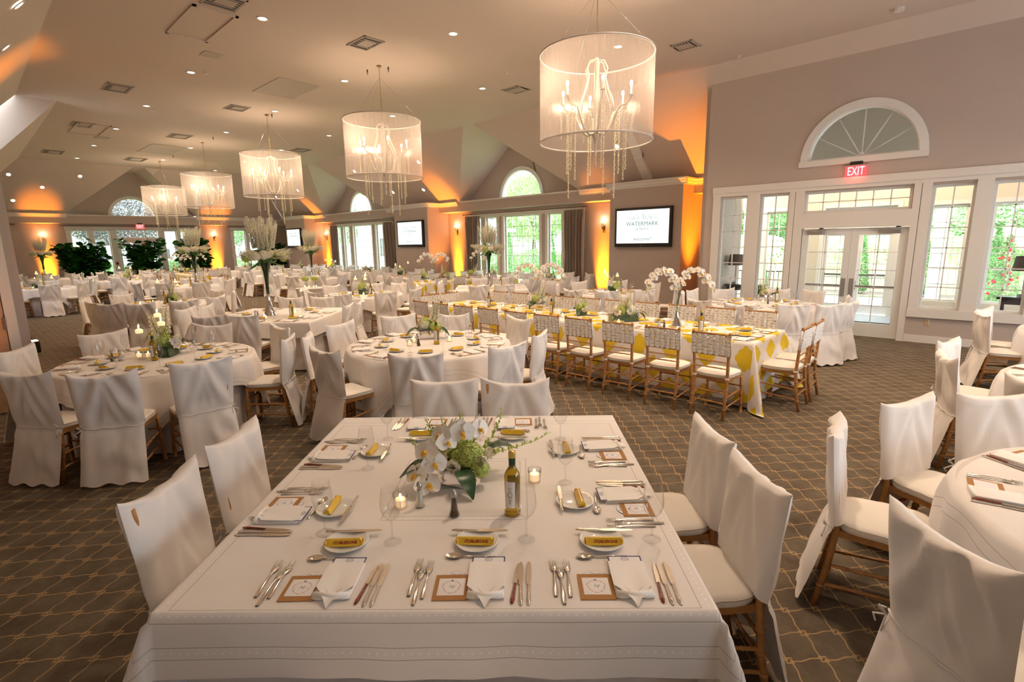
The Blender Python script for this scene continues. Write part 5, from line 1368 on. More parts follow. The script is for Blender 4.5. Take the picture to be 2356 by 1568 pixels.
shared('I', (.22, .0), None, None, ((-.2, -.12), (.1, -.15)), False); shared('L', (.20, -.05), None, (-.20, -.1), ((-.35, .1), (.05, -.12)), False)
shared('H', (.12, -.05), None, None, ((.3, .1),), False); shared('K', (.10, -.12), None, (-.12, -.18), ((-.35, -.2), (-.3, .1), (.25, .15)), False)
shared('J', (.38, -.32), (-.18, -.38), (-.12, -.42), ((-.05, -.35), (.25, .1), (.05, -.5)), False); shared('G', (.25, .15), None, None, ((-.2, .1), (.05, .0)), False)
for i, k_ in enumerate(('M', 'O', 'P', 'Q', 'R', 'S2', 'T', 'U', 'V', 'W', 'X', 'Y', 'F', 'S')):
    shared(k_, (.2, -.1) if k_ not in 'VX' else None, None, None, ((-.28, .05), (.3, .12)) if k_ not in 'FS' else ((-1.4, -.1), (-.5, .1), (.5, -.1), (1.3, .05)), False)
for p_ in PROTO:
    for q in list(p_.children_recursive) + [p_]: bpy.data.objects.remove(q)
# ================================================================== flowers and candles
def leafq(b, p, d, up, L, W, mi=0, bend=.25, n=5):
    """curved leaf blade from p along d"""
    d = Vector(d).normalized(); up = Vector(up); up = (up - d * up.dot(d)); up = up.normalized() if up.length > 1e-4 else d.orthogonal().normalized(); s = d.cross(up)
    vs = []
    for i in range(n + 1):
        t = i / n; w = W * sin(pi * min(.98, .06 + t * .94)) ** .8; c = Vector(p) + d * L * t + up * (L * bend * (t - t * t * 1.6))
        vs += [c - s * w, c - up * w * .18, c + s * w]
    fs = []
    for i in range(n): a = 3 * i; fs += [(a, a + 1, a + 4, a + 3), (a + 1, a + 2, a + 5, a + 4)]
    b.add(vs, fs, mi, None, True)
def orchid_mesh():
    b = MB()
    for k, (a, L, W) in enumerate(((pi / 2, .040, .018), (pi * 1.22, .036, .015), (-pi * .22, .036, .015), (pi * .97, .042, .029), (pi * .03, .042, .029))):
        d = Vector((cos(a), 0, sin(a))); leafq(b, (0, -.001 * k, 0), d, (0, -1, 0), L, W, 0, .18)
    b.ball((0, -.010, -.004), .008, 6, 1, (1, 1.2, .9)); leafq(b, (0, -.012, -.004), (0, -.5, -1), (0, -1, 0), .018, .007, 1)
    return b.mesh('orchid_bloom', ['petal_white', 'petal_yellow'])
ME_ORCH = orchid_mesh()
def rose_mesh(m='petal_cream'):
    b = MB(); 
    for ring, (n, r, h, w) in enumerate(((3, .008, .020, .013), (4, .015, .019, .017), (5, .023, .013, .020), (6, .030, .004, .022))):
        for i in range(n):
            a = 2 * pi * i / n + ring * .7; b.grid(4, 4, lambda u, v, a=a, r=r, h=h, w=w: ((r * (.35 + .65 * v)) * cos(a) - (u - .5) * 2 * w * sin(a) * (.5 + v * .5), (r * (.35 + .65 * v)) * sin(a) + (u - .5) * 2 * w * cos(a) * (.5 + v * .5), -.012 + h * 1.6 * v - (.010 * v * v if r > .02 else 0) - .008 * (2 * u - 1) ** 2))
    return b.mesh('rose', m)
ME_ROSE = rose_mesh(); ME_ROSEW = rose_mesh('petal_white')
def hydr_mesh(m='petal_green', R=.055, n=90):
    b = MB(); rnd = random.Random(9); b.ball((0, 0, 0), R * .8, 8, 0)
    for i in range(n):
        z = 1 - 1.7 * (i + .5) / n; r = sqrt(max(0, 1 - z * z)); a = i * 2.4; nrm = Vector((r * cos(a), r * sin(a), z)); c = nrm * R * rnd.uniform(.88, 1.05)
        t = nrm.orthogonal().normalized(); s = nrm.cross(t); q = rnd.random() * 6; e = .0095
        for k in range(4):
            w = q + k * pi / 2; d = t * cos(w) + s * sin(w); g = nrm.cross(d)
            b.add([c, c + d * e + g * e * .6 + nrm * .002, c + d * e * 1.5 + nrm * .001, c + d * e - g * e * .6 + nrm * .002], [(0, 1, 2, 3)], 0)
    return b.mesh('hydrangea', m)
ME_HYD = hydr_mesh(); ME_HYDW = hydr_mesh('spike_white')
def spike_mesh(m, L=.30, r=.022, n=60, nm='flower_spike'):
    b = MB(); rnd = random.Random(5); b.tube([(0, 0, -.08), (0, 0, L * .5), (.01, 0, L)], [.003, .0025, .001], 5, 1)
    for i in range(n):
        t = (i + .5) / n; a = i * 2.4; z = L * .12 + L * .9 * t; R = r * (1 - t * .75) ; c = Vector((cos(a) * R, sin(a) * R, z)); d = Vector((cos(a), sin(a), .6)).normalized(); g = d.orthogonal().normalized(); s = d.cross(g); e = .013 * (1 - .6 * t) * (r / .022) ** .7
        e *= 1.35; b.add([c, c + d * e + g * e, c + d * e * 1.6, c + d * e - g * e, c + d * e + s * e, c + d * e - s * e], [(0, 1, 2, 3), (0, 4, 2, 5)], 0)
    return b.mesh(nm, [m, 'stem_green'])
ME_SNAP = spike_mesh('petal_green', .17, .012, 40); ME_DELPH = spike_mesh('spike_white', .55, .034, 110, 'delphinium_spike'); ME_SNAPW = spike_mesh('spike_white', .20, .016, 46)
def leaf_mesh(L, W, m='leaf_green', bend=.35, nm='leaf'):
    b = MB(); leafq(b, (0, 0, 0), (1, 0, 0), (0, 0, 1), L, W, 0, bend, 8); return b.mesh(nm, m)
ME_LEAF = leaf_mesh(.10, .022); ME_LEAFB = leaf_mesh(.17, .05, 'leaf_dark', .7, 'broad_leaf'); ME_FERN = leaf_mesh(.26, .035, 'leaf_green', -.2, 'long_leaf')
def orient(o, d, roll=0.0, up='Z'):
    q = Vector(d).to_track_quat(up, 'Y'); o.rotation_mode = 'QUATERNION'; o.rotation_quaternion = q @ Matrix.Rotation(roll, 3, up).to_quaternion()
def bloom(me, nm, t, loc, d, roll=0, sc=1.0, up='Z'):
    o = put(nm, me, t, loc); orient(o, d, roll, up); o.scale = (sc,) * 3; return o
def orchid_spray(t, pts, n, sc=1.0, seed=0, face=(0.3, -0.9, .3)):
    rnd = random.Random(seed); P = [Vector(p) for p in pts]
    b = MB(); b.tube(P, .0028, 5); b.obj('orchid_stem', 'stem_green', t)
    for i in range(n):
        u = (i + .5) / n * (len(P) - 1) * .8 + .2 * (len(P) - 1); k = min(int(u), len(P) - 2); c = P[k].lerp(P[k + 1], u - k)
        s = 1 if i % 2 else -1; d = Vector(face) + Vector((rnd.uniform(-.5, .5) + s * .3, rnd.uniform(-.3, .3), rnd.uniform(-.3, .3)))
        o = put('orchid_bloom', ME_ORCH, t, c + Vector((s * .022, 0, .006)) * sc); o.rotation_mode = 'QUATERNION'; o.rotation_quaternion = (-d).to_track_quat('Y', 'Z'); o.scale = (sc * rnd.uniform(.85, 1.1),) * 3
toC = lambda x, y: Vector((-x, -y, 0)).normalized()
# --- centrepiece of the front table: built in picture-aligned axes (x right, y away)
ax, ay = at('A', -.01, .0)[:2]
t = thing('orchid_centrepiece', 'white orchid, green hydrangea and rose centrepiece in a mirrored square vase on the front table', 'flower arrangement', (ax, ay, ZT), A1)
b = MB()
def vfn(u, v):
    a = 2 * pi * u; c, s = cos(a), sin(a); q = .098 / (abs(c) ** 8 + abs(s) ** 8) ** .125; z = .002 + .085 * v
    return (q * c * (1 + .03 * sin(v * 6)), q * s * (1 + .03 * cos(v * 5)), z + .012 * sin(2 * a + .6) * (1 - v) + .012 * (1 - v))
b.grid(64, 12, vfn, closeu=True); b.obj('mirrored_vase', 'mirror', t)
b = MB(); b.box((-.085, -.085, .05), (.085, .085, .07)); b.obj('foliage_base', 'leaf_dark', t)
for loc, d, sc in (((.055, -.035, .135), (.2, -.6, .7), 1.15), ((.10, -.07, .085), (.4, -.8, .3), .8), ((-.07, .05, .12), (-.4, 0, .9), .95), ((.02, .07, .13), (0, .5, .8), 1.0), ((.0, -.02, .11), (-.2, -.6, .6), .9)): bloom(ME_HYD, 'hydrangea', t, loc, d, 0, sc)
for loc, d in (((.115, -.02, .13), (.7, -.5, .5)), ((.105, -.085, .125), (.3, -.8, .5)), ((.14, .04, .12), (.9, .0, .5)), ((-.03, -.09, .10), (-.1, -.9, .3)), ((-.10, -.01, .12), (-.8, -.3, .5))): bloom(ME_ROSE, 'rose', t, loc, d, 0, 1.2)
orchid_spray(t, [(.05, 0, .10), (.03, -.02, .24), (-.03, -.05, .25), (-.10, -.09, .20), (-.15, -.13, .10), (-.17, -.17, .02)], 8, 1.45, 3, (-.1, -.85, .45))
orchid_spray(t, [(.03, .05, .10), (.08, .04, .22), (.06, .0, .25), (.02, -.02, .24)], 3, 1.35, 5, (0, -.8, .5))
for loc, d, me, sc, up in (((-.10, -.05, .09), (-.9, -.35, .25), ME_LEAFB, 1.0, 'X'), ((.0, -.10, .09), (.5, -.8, -.1), ME_LEAFB, .9, 'X'), ((.13, .06, .12), (.8, .2, .3), ME_LEAFB, .8, 'X'), ((.10, .09, .12), (.9, .3, .1), ME_LEAFB, .7, 'X')):
    o = put('broad_leaf', me, t, loc); o.rotation_mode = 'QUATERNION'; o.rotation_quaternion = Vector(d).to_track_quat('X', 'Z'); o.scale = (sc,) * 3
for loc, d, sc in (((-.10, .03, .14), (-.35, 0, .9), 1.0), ((-.07, .09, .13), (-.2, .3, .9), .9), ((-.01, .11, .12), (0, .4, .9), 1), ((.04, .12, .12), (.2, .4, .9), .9), ((-.14, -.02, .10), (-.5, -.1, .7), .9)): bloom(ME_SNAP, 'snapdragon_spike', t, loc, d, 0, sc)
for P in ([(.10, .06, .12), (.16, .08, .20), (.19, .09, .27), (.20, .10, .33)], [(.14, .02, .12), (.25, .04, .14), (.36, .08, .16), (.44, .12, .19)]):
    b = MB(); b.tube(P, .0018, 5)
    for i in range(14):
        u = (i + 1) / 15 * 3; k = min(2, int(u)); c = Vector(P[k]).lerp(Vector(P[k + 1]), u - k); b.ball(c + Vector((.006 * cos(i * 2.2), .006 * sin(i * 2.2), .006)), .0075 * (1.2 - i / 16), 5, 0, (1, 1, 1.7))
    b.obj('bud_spray', 'petal_green', t)
b = MB()
for k in range(9):
    a = pi * .35 + k * .14; leafq(b, (-.10, .03, .17), (cos(a) * .4 - .3, .2, sin(a)), (0, -1, 0), .085, .008, 0, .1)
b.obj('striped_pod', 'petal_white', t)
# --- low arrangements
def low_arr(loc, label, seed, vase='mirror', sc=1.0, group='low flower centrepieces', far=False):
    rnd = random.Random(seed); t = thing('flower_centrepiece', label, 'flower arrangement', loc, A1 + rnd.uniform(-.3, .3), group); t.scale = (sc * 1.3,) * 3
    b = MB()
    if vase == 'mirror': b.bev((-.08, -.08, 0), (.08, .08, .075), .004); b.obj('mirrored_vase', 'mirror', t)
    elif vase == 'glass': b.box((-.07, -.07, 0), (.07, .07, .08)); b.obj('glass_cube_vase', 'vase_glass', t); b = MB(); b.box((-.06, -.06, .004), (.06, .06, .07)); b.obj('vase_leaves', 'leaf_dark', t)
    else: b.box((-.15, -.07, 0), (.15, .07, .075)); b.obj('glass_trough_vase', 'vase_glass', t); b = MB(); b.box((-.14, -.06, .003), (.14, .06, .06)); b.obj('vase_leaves', 'leaf_dark', t)
    wx = .13 if vase == 'trough' else .07
    n1, n2, n3 = (3, 5, 3) if not far else (2, 3, 2)
    for i in range(n1 + (vase == 'trough')): bloom(ME_HYD if i % 2 == 0 else ME_HYDW, 'hydrangea', t, (rnd.uniform(-wx, wx), rnd.uniform(-.04, .04), rnd.uniform(.09, .13)), (rnd.uniform(-.6, .6), rnd.uniform(-.6, .6), 1), 0, rnd.uniform(.85, 1.1))
    for i in range(n2 + 2 * (vase == 'trough')): a = rnd.uniform(0, 6.28); bloom(ME_ROSE if i % 2 else ME_ROSEW, 'rose', t, ((wx + .02) * cos(a), .08 * sin(a), rnd.uniform(.085, .12)), (cos(a), sin(a), .7), 0, rnd.uniform(.9, 1.15))
    for i in range(n3): bloom(ME_SNAP if i % 2 else ME_SNAPW, 'snapdragon_spike', t, (rnd.uniform(-wx, wx), rnd.uniform(-.04, .04), .12), (rnd.uniform(-.4, .4), rnd.uniform(-.4, .4), 1), 0, rnd.uniform(.8, 1.1))
    for i in range(4 if not far else 2):
        a = rnd.uniform(0, 6.28); o = put('broad_leaf', ME_LEAFB if i < 2 else ME_LEAF, t, (wx * cos(a), .06 * sin(a), .085)); o.rotation_mode = 'QUATERNION'; o.rotation_quaternion = Vector((cos(a), sin(a), rnd.uniform(-.4, .3))).to_track_quat('X', 'Z'); o.scale = (.8,) * 3
    return t
def PT(px, py, z=ZT): p = PZ(px, py, z + .002); return (p[0], p[1], ZT)
low_arr(PT(985, 776), 'white and green low centrepiece in a mirrored vase on the middle front round table', 2, sc=1.05)
low_arr(PT(1757, 690), 'white low centrepiece with green leaves on the round table by the glass doors', 3, sc=1.05)
low_arr(PT(1243, 708), 'green and white low centrepiece left of the middle of the front yellow table', 4, 'mirror')
low_arr(PT(1338, 724), 'small low centrepiece in a glass cube at the middle of the yellow table', 5, 'glass', .85)
low_arr(PT(1434, 738), 'long centrepiece in a glass trough right of middle on the yellow table', 6, 'trough', 1.05)
low_arr(at('H', 0, .1)[:2] + (ZT,), 'pale low centrepiece on the round table under the nearest curtains', 7)
low_arr(at('I', .05, .02)[:2] + (ZT,), 'pale low centrepiece among tall candles below the nearest television', 8, 'glass')
low_arr(at('L', 0, .08)[:2] + (ZT,), 'cream low centrepiece between three tall candles', 9, 'glass', 1.15)
low_arr(at('B', -.02, .12)[:2] + (ZT,), 'white and green low centrepiece among tall glasses on left front table', 10, 'glass', 1.2)
low_arr(at('K', .08, .10)[:2] + (ZT,), 'cream low centrepiece on the round table left of the tall floral table', 11, 'glass')
for i, (k_, u, v) in enumerate((('F', -1.5, 0), ('F', -.6, .05), ('F', .5, 0), ('F', 1.4, .0), ('S', -1.6, 0), ('S', -.5, 0), ('S', .6, 0), ('S', 1.6, 0), ('O', 0, 0), ('P', -.1, .1), ('R', 0, .1), ('S2', 0, 0), ('V', 0, 0), ('X', 0, 0), ('W', 0, .05), ('Y', 0, .05), ('R1', .1, .1), ('R2', .1, .1))):
    low_arr(at(k_, u, v)[:2] + (ZT,), 'low flower centrepiece %s on the %s' % (('at its near end', 'second along', 'third along', 'at its far end')[i % 4] if k_ in 'FS' and len(k_) == 1 else 'standing', desc(k_)), 20 + i, 'glass' if i % 2 else 'mirror', 1.1, far=True)
for i, dx in enumerate((-.09, .09)):
    t = thing('flower_cylinder', 'glass cylinder of cream flowers, %s of the pair on the cocktail table' % ('left', 'right')[i], 'flower arrangement', (-13.68 + dx * RT.x * 1.4, 6.52 + dx * RT.y * 1.4, ZT))
    b = MB(); b.lathe([(.0001, .003), (.042, .003), (.045, 0), (.045, .20)], 20); b.obj('glass_cylinder', 'vase_glass', t)
    for k in range(5): a = k * 1.3; bloom(ME_HYDW if k % 2 else ME_HYD, 'hydrangea', t, (.05 * cos(a), .05 * sin(a), .24), (cos(a), sin(a), .8), 0, 1.15)
    b = MB(); b.tube([(0, 0, .01), (.01, 0, .2)], .012, 6); b.obj('stems', 'stem_green', t)
for i, (du, dv) in enumerate(((-.14, -.06), (-.10, -.12), (.0, -.12), (.12, -.10), (.16, -.03))):
    o = put('votive_candle', ME_VOT2, None, (-13.68 + du * RT.x - dv * RT.y, 6.52 + du * RT.y + dv * RT.x, ZT)); tag(o, 'lit votive candle on the cocktail table, %s from the left' % ('first', 'second', 'third', 'fourth', 'fifth')[i], 'candle', 'votive candles on the cocktail table')
# --- tall floral trumpets
def tall_arr(loc, label, seed, H=1.62, full=True):
    rnd = random.Random(seed); t = thing('tall_floral_trumpet', label, 'flower arrangement', loc, rnd.uniform(0, 1), 'tall floral trumpets'); k = H / 1.62
    b = MB(); b.lathe([(.0001, .003), (.10, .003), (.112, 0), (.108, .012), (.085, .05), (.055, .14), (.036, .24), (.028, .33), (.030, .36)], 28); b.obj('mirrored_base', 'mirror', t)
    b = MB(); b.ball((0, 0, .42), .062, 10, 0); b.lathe([(.026, .46), (.030, .56), (.045, .68), (.075, .80), (.105, .90)], 24); b.obj('glass_trumpet', 'vase_glass', t)
    b = MB(); b.lathe([(.024, .36), (.026, .46), (.030, .60), (.042, .72), (.070, .84), (.07, .86)], 14, arc=4.6); b.obj('wrapped_leaf', 'leaf_dark', t)
    z0 = .90
    b = MB(); b.ball((0, 0, z0 + .03), .12, 8, 0, (1, 1, .7)); b.obj('foliage_core', 'leaf_green', t)
    for i in range(14):
        a = 2 * pi * i / 14 + rnd.uniform(-.2, .2); o = put('long_leaf', ME_FERN, t, (.10 * cos(a), .10 * sin(a), z0 - .01)); o.rotation_mode = 'QUATERNION'; o.rotation_quaternion = Vector((cos(a), sin(a), rnd.uniform(-.75, -.1))).to_track_quat('X', 'Z'); o.scale = (rnd.uniform(.7, 1.1),) * 3
    for i in range(16):
        a = i * 2.4; r = .10 + .17 * ((i % 4) / 3); bloom((ME_HYD, ME_HYDW, ME_HYDW)[i % 3], 'hydrangea', t, (r * cos(a), r * sin(a), z0 + .14 - r * .35), (cos(a), sin(a), .8), 0, rnd.uniform(1.0, 1.4))
    for i in range(14):
        a = i * 2.1 + .4; r = .24 + .08 * (i % 2); bloom(ME_SNAPW, 'drooping_spike', t, (r * cos(a) * .8, r * sin(a) * .8, z0 + .06), (cos(a), sin(a), rnd.uniform(-.3, .5)), 0, rnd.uniform(.8, 1.2))
    for i in range(20):
        a = i * 2.4; r = .02 + .09 * sqrt(i / 20); bloom(ME_DELPH, 'delphinium_spike', t, (r * cos(a), r * sin(a), z0 + .14), (cos(a) * r * 3.2, sin(a) * r * 3.2, 1), i, rnd.uniform(.78, 1.05) * (1.05 - r))
    for i in range(26):
        a = i * 2.4; r = .08 + .22 * sqrt(i / 26); bloom(ME_SNAPW, 'drooping_spike', t, (r * cos(a), r * sin(a), z0 + .16 - r * .3), (cos(a) * 1.2, sin(a) * 1.2, .5), 0, rnd.uniform(.7, 1.1))
    t.scale = (k, k, k); return t
tall_arr(PT(622, 726), 'tallest white delphinium arrangement in a mirrored trumpet, left of centre', 1)
tall_arr(at('M', -.1, .1)[:2] + (ZT,), 'tall white floral trumpet in front of the farthest television', 2, 1.7)
tall_arr(PT(454, 657), 'tall white floral trumpet between the fig plants and the largest one', 3, 1.75)
tall_arr(at('Q', .1, .1)[:2] + (ZT,), 'tall white floral trumpet at the far left corner', 4, 1.6)
tall_arr(at('G', -.05, .1)[:2] + (ZT,), 'tall white floral trumpet before the nearest window bay', 5, 1.65)
# --- orchid vases
def orchid_arr(loc, label, seed, sc=1.0, n=9):
    t = thing('orchid_vase', label, 'flower arrangement', loc, atan2(RT.y, RT.x), 'tall orchid vases'); rnd = random.Random(seed)
    b = MB(); b.lathe([(.0001, .003), (.072, .003), (.078, 0), (.070, .02), (.040, .09), (.024, .17), (.022, .20)], 26); b.obj('mirrored_foot', 'mirror', t)
    b = MB(); b.ball((0, 0, .245), .045, 10); b.lathe([(.020, .28), (.026, .38), (.040, .48), (.068, .58)], 24); b.obj('glass_flute', 'vase_glass', t)
    for s in (-1, 1):
        P = [(0, 0, .22), (s * .02, 0, .45), (s * .05, 0, .60), (s * .13, 0, .72), (s * .24, -.02, .74), (s * .34, -.03, .66), (s * .41, -.04, .52)]
        orchid_spray(t, P, n + 4, 1.30, seed + s, (0, -.9, .25))
        b = MB(); b.ball((s * .42, -.04, .49), .012, 5, 0, (1, 1, 1.5)); b.ball((s * .425, -.04, .46), .009, 5, 0, (1, 1, 1.5)); b.obj('orchid_buds', 'petal_green', t)
    t.scale = (sc,) * 3
orchid_arr(PT(1556, 751), 'white orchid vase with two arching sprays near the yellow table right end', 1, 1.0, 10)
orchid_arr(PT(1240, 708), 'white orchid vase with two arching sprays left on the front yellow table', 2, 1.0, 10)
orchid_arr(at('F', -1.1, 0)[:2] + (ZT,), 'white orchid vase at the near end of the second yellow table', 3, 1.1, 7)
orchid_arr(at('F', 1.1, 0)[:2] + (ZT,), 'white orchid vase at the far end of the second yellow table', 4, 1.15, 7)
orchid_arr(at('S', -.9, .1)[:2] + (ZT,), 'white orchid vase at the left of the far yellow table', 5, 1.1, 6)
orchid_arr(at('S', 1.2, .1)[:2] + (ZT,), 'white orchid vase at the right of the far yellow table', 6, 1.1, 6)
# --- stemmed candles
def stem_proto(h, name='stemmed_candle'):
    t = thing(name, 'x', 'candle'); b = MB()
    b.lathe([(.0001, .002), (.038, .002), (.040, 0), (.036, .005), (.006, .014), (.0045, .05), (.0045, h - .02), (.010, h - .008), (.034, h + .004), (.040, h + .03), (.042, h + .075), (.040, h + .105)], 24); b.obj('stem_glass', 'vase_glass', t)
    b = MB(); b.lathe([(.0001, h + .006), (.033, h + .008), (.036, h + .04), (.020, h + .052), (.0001, h + .056)], 20); b.obj('wax', 'candle_wax', t)
    b = MB(); b.ball((0, 0, h + .075), .007, 8, 0, (1, 1, 2.1)); b.obj('flame', 'flame', t); return remember(t)
SP = {h: stem_proto(h) for h in (.26, .33, .40)}
def stems(k_, L, ds):
    for i, (u, v, h) in enumerate(L):
        p = at(k_, u, v); dup(SP[h], (p[0], p[1], ZT), 0, 'stemmed glass candle, %s one, on the %s' % (('left', 'middle', 'right')[i] if len(L) == 3 else ('left', 'right')[i], ds), 'stemmed candles')
for k_, L in (('B', ((-.16, -.02, .26), (-.06, .14, .40), (.05, .02, .33))), ('I', ((-.14, .05, .40), (-.10, -.06, .33), (.14, .02, .33))), ('L', ((-.15, 0, .33), (.06, .08, .40), (.09, -.06, .33))),
              ('K', ((-.18, .15, .40), (.22, .1, .40))), ('P', ((-.05, 0, .40), (.2, .2, .26))), ('R', ((-.2, 0, .40), (.2, 0, .40))), ('V', ((-.2, 0, .33), (.0, .1, .40), (.15, 0, .33))), ('W', ((-.25, 0, .40), (.0, .1, .40), (.2, 0, .33))), ('Y', ((-.15, 0, .33), (.0, .05, .26), (.3, .1, .40)))):
    stems(k_, L, desc(k_))
for h, p_ in SP.items():
    for q in list(p_.children_recursive) + [p_]: bpy.data.objects.remove(q)
item(text_mesh('x', ' ', .01, 'paper_white'), at('U', 0, 0), 0, 0, 0, 'x', 'x', 'x') if False else None
b = MB(); b.box((-.09, -.003, 0), (.09, .003, .16)); p = at('U', .1, 0); o = b.obj('table_card', 'paper_white', None, (p[0], p[1], ZT), atan2(RT.y, RT.x)); tag(o, 'pale blue white standing card on a table left of centre', 'card')

# --- fiddle leaf figs
def figleaf():
    b = MB(); leafq(b, (0, 0, 0), (1, 0, 0), (0, 0, 1), .25, .115, 0, .2, 6); return b
FL = figleaf()
def fig(loc, Wd, H, label, seed, n=260, planter=True):
    rnd = random.Random(seed); t = thing('fiddle_leaf_fig', label, 'plant', loc, 0, 'large potted fig plants')
    b = MB()
    if planter: b.bev((-.3, -Wd * .42, 0), (.3, Wd * .42, .55), .02); b.obj('planter', 'planter_white', t)
    b = MB()
    tr = []
    for i in range(9):
        y = (i / 8 - .5) * Wd * .75; P = [(rnd.uniform(-.1, .1), y * .8, .5), (rnd.uniform(-.2, .2), y, 1.2), (rnd.uniform(-.3, .3), y * 1.1 + rnd.uniform(-.2, .2), H * rnd.uniform(.75, .97))]
        b.tube(P, [.02, .016, .008], 6); tr.append(P)
    b.obj('stems', 'bark', t)
    b = MB()
    for i in range(n):
        P = tr[i % 9]; u = rnd.random() ** .8; c = Vector(P[0]).lerp(Vector(P[1]), u * 2) if u < .5 else Vector(P[1]).lerp(Vector(P[2]), u * 2 - 1)
        a = rnd.uniform(0, 2 * pi); d = Vector((cos(a), sin(a), rnd.uniform(-.3, .7))).normalized(); s = rnd.uniform(.7, 1.35)
        q = d.to_track_quat('X', 'Z').to_matrix().to_4x4(); q.translation = c + d * rnd.uniform(0, .22); q = q @ Matrix.Rotation(rnd.uniform(-.8, .8), 4, 'X') @ Matrix.Scale(s, 4)
        b.add(FL.v, FL.f, 0, q, True)
    o = b.obj('foliage', 'fig_leaf', t); o['kind'] = 'stuff'
fig((-30.2, 3.95, 0), 1.6, 2.35, 'broad dark green fig plant at left before the far windows', 1, 950)
fig((-30.2, 6.2, 0), 1.3, 2.35, 'dark green fig plant before the far end doors', 2, 700)
fig((-30.2, 8.35, 0), 1.2, 2.5, 'dark green fig plant right of the far end doors', 3, 650)
fig((-30.3, 12.3, 0), 1.3, 2.1, 'shadowed dark plant in the far right corner', 4, 450)

# ================================================================== chandeliers
def make_chandelier():
    t = thing('drum_shade_chandelier', 'x', 'chandelier', (0, 0, HC)); R = .79; zt, zb = 4.41 - HC, 3.27 - HC
    b = MB(); b.grid(96, 14, lambda u, v: (R * cos(2 * pi * u) * (1 + .004 * sin(40 * u)), R * sin(2 * pi * u), zb + (zt - zb) * v), 0, None, lambda u, v: (u, v), closeu=True)
    b.obj('fabric_shade', 'shade_fabric', t)
    for z, r in ((zt, .011), (zb, .013)):
        b = MB(); b.tube([(R * cos(2 * pi * k / 72), R * sin(2 * pi * k / 72), z) for k in range(73)], r, 6, caps=False); b.obj('shade_hoop', 'hoop_fabric', t)
    b = MB(); n = 34
    for k in range(n):
        z = -k * .031; q = Matrix.Translation((0, 0, z - .02)) @ Matrix.Rotation(pi / 2 * (k % 2), 4, 'Z')
        b.tube([(0, .009 * cos(a), .019 * sin(a)) for a in [i * pi / 4 for i in range(9)]], .0026, 4, 0, q, False)
    b.cyl(.05, -.02, 0, 16); b.obj('chain', 'brass', t)
    b = MB()
    for k in range(3): a = 2 * pi * k / 3 + .5; b.tube([(0, 0, -.22), (R * cos(a), R * sin(a), zt)], .0018, 4)
    b.obj('suspension_wires', 'steel', t)
    b = MB(); b.lathe([(.001, -1.08), (.022, -1.09), (.03, -1.12), (.05, -1.16), (.025, -1.22), (.018, -1.32), (.02, -1.5), (.045, -1.58), (.05, -1.66), (.022, -1.74), (.018, -1.9), (.035, -2.02), (.055, -2.10), (.035, -2.16), (.012, -2.2), (.008, -2.23), (.014, -2.25), (.008, -2.27), (.014, -2.29), (.008, -2.31), (.022, -2.34), (.016, -2.40), (.010, -2.44), (.020, -2.49), (.018, -2.53), (.001, -2.56)], 16)
    b.obj('turned_column', 'resin_grey', t)
    zc = -1.62
    for k in range(6):
        a = 2 * pi * k / 6 + .25; c, s = cos(a), sin(a)
        def pt(r, z): return (r * c, r * s, z)
        b = MB(); b.tube([pt(.03, -2.08), pt(.12, -2.10), pt(.22, -2.02), pt(.28, -1.88), pt(.33, -1.76), pt(.42, -1.74), pt(.48, -1.70), pt(.50, -1.64)], [.016, .018, .018, .016, .015, .013, .011, .010], 7)
        b.tube([pt(.02, -1.12), pt(.11, -1.14), pt(.16, -1.24), pt(.13, -1.36), pt(.17, -1.50), pt(.24, -1.66), pt(.26, -1.82)], [.012] * 7, 6)
        b.lathe([(.001, -.01), (.035, 0), (.04, .014), (.001, .012)], 12, 0, Matrix.Translation(pt(.50, -1.64)))
        b.obj('candle_arm', 'resin_grey', t)
        b = MB(); b.cyl(.013, -1.63, -1.53, 10, 0, Matrix.Translation((.50 * c, .50 * s, 0))); b.obj('candle_sleeve', 'candle_plain', t)
        b = MB(); b.ball(pt(.50, -1.485), .020, 8, 0, (1, 1, 1.9)); b.obj('bulb', 'bulb', t)
        b = MB(); rnd = random.Random(k)
        for j, (rr, L) in enumerate(((.44, .90), (.40, 1.25 if k % 2 else 1.02), (.50, .40))):
            x0, y0 = rr * cos(a + .1 * j), rr * sin(a + .1 * j); P = []; m = int(L / .022)
            for i in range(m):
                ex = .003 * sin(i * 2.1); b.lathe([(.001, -.010), (.0125, -.004), (.0125, .004), (.001, .010)], 5, 0, Matrix.Translation((x0 + ex, y0 + .003 * cos(i * 1.7), -1.74 - i * .022)))
        b.obj('bead_strand', 'bead_gold', t)
    return remember(t)
ch0 = make_chandelier()
for i, (x, nm) in enumerate(((-4.45, 'nearest'), (-9.78, 'second nearest'), (-15.4, 'middle'), (-20.9, 'fourth from the camera'), (-26.5, 'farthest'))):
    lb = 'drum shade chandelier with bead strands, %s of the row of five' % nm
    if i: dup(ch0, (x, 6.5, HC), .4 * i, lb, 'drum shade chandeliers')
    else: ch0.location = (x, 6.5, HC); ch0['label'] = lb; ch0['group'] = 'drum shade chandeliers'
    for k in range(6):
        a = 2 * pi * k / 6 + .25 + .4 * i
        if k % 2 == 0: lamp('chandelier_lamp', 'POINT', (x + .5 * cos(a), 6.5 + .5 * sin(a), HC - 1.485), 22, WARM, .05)
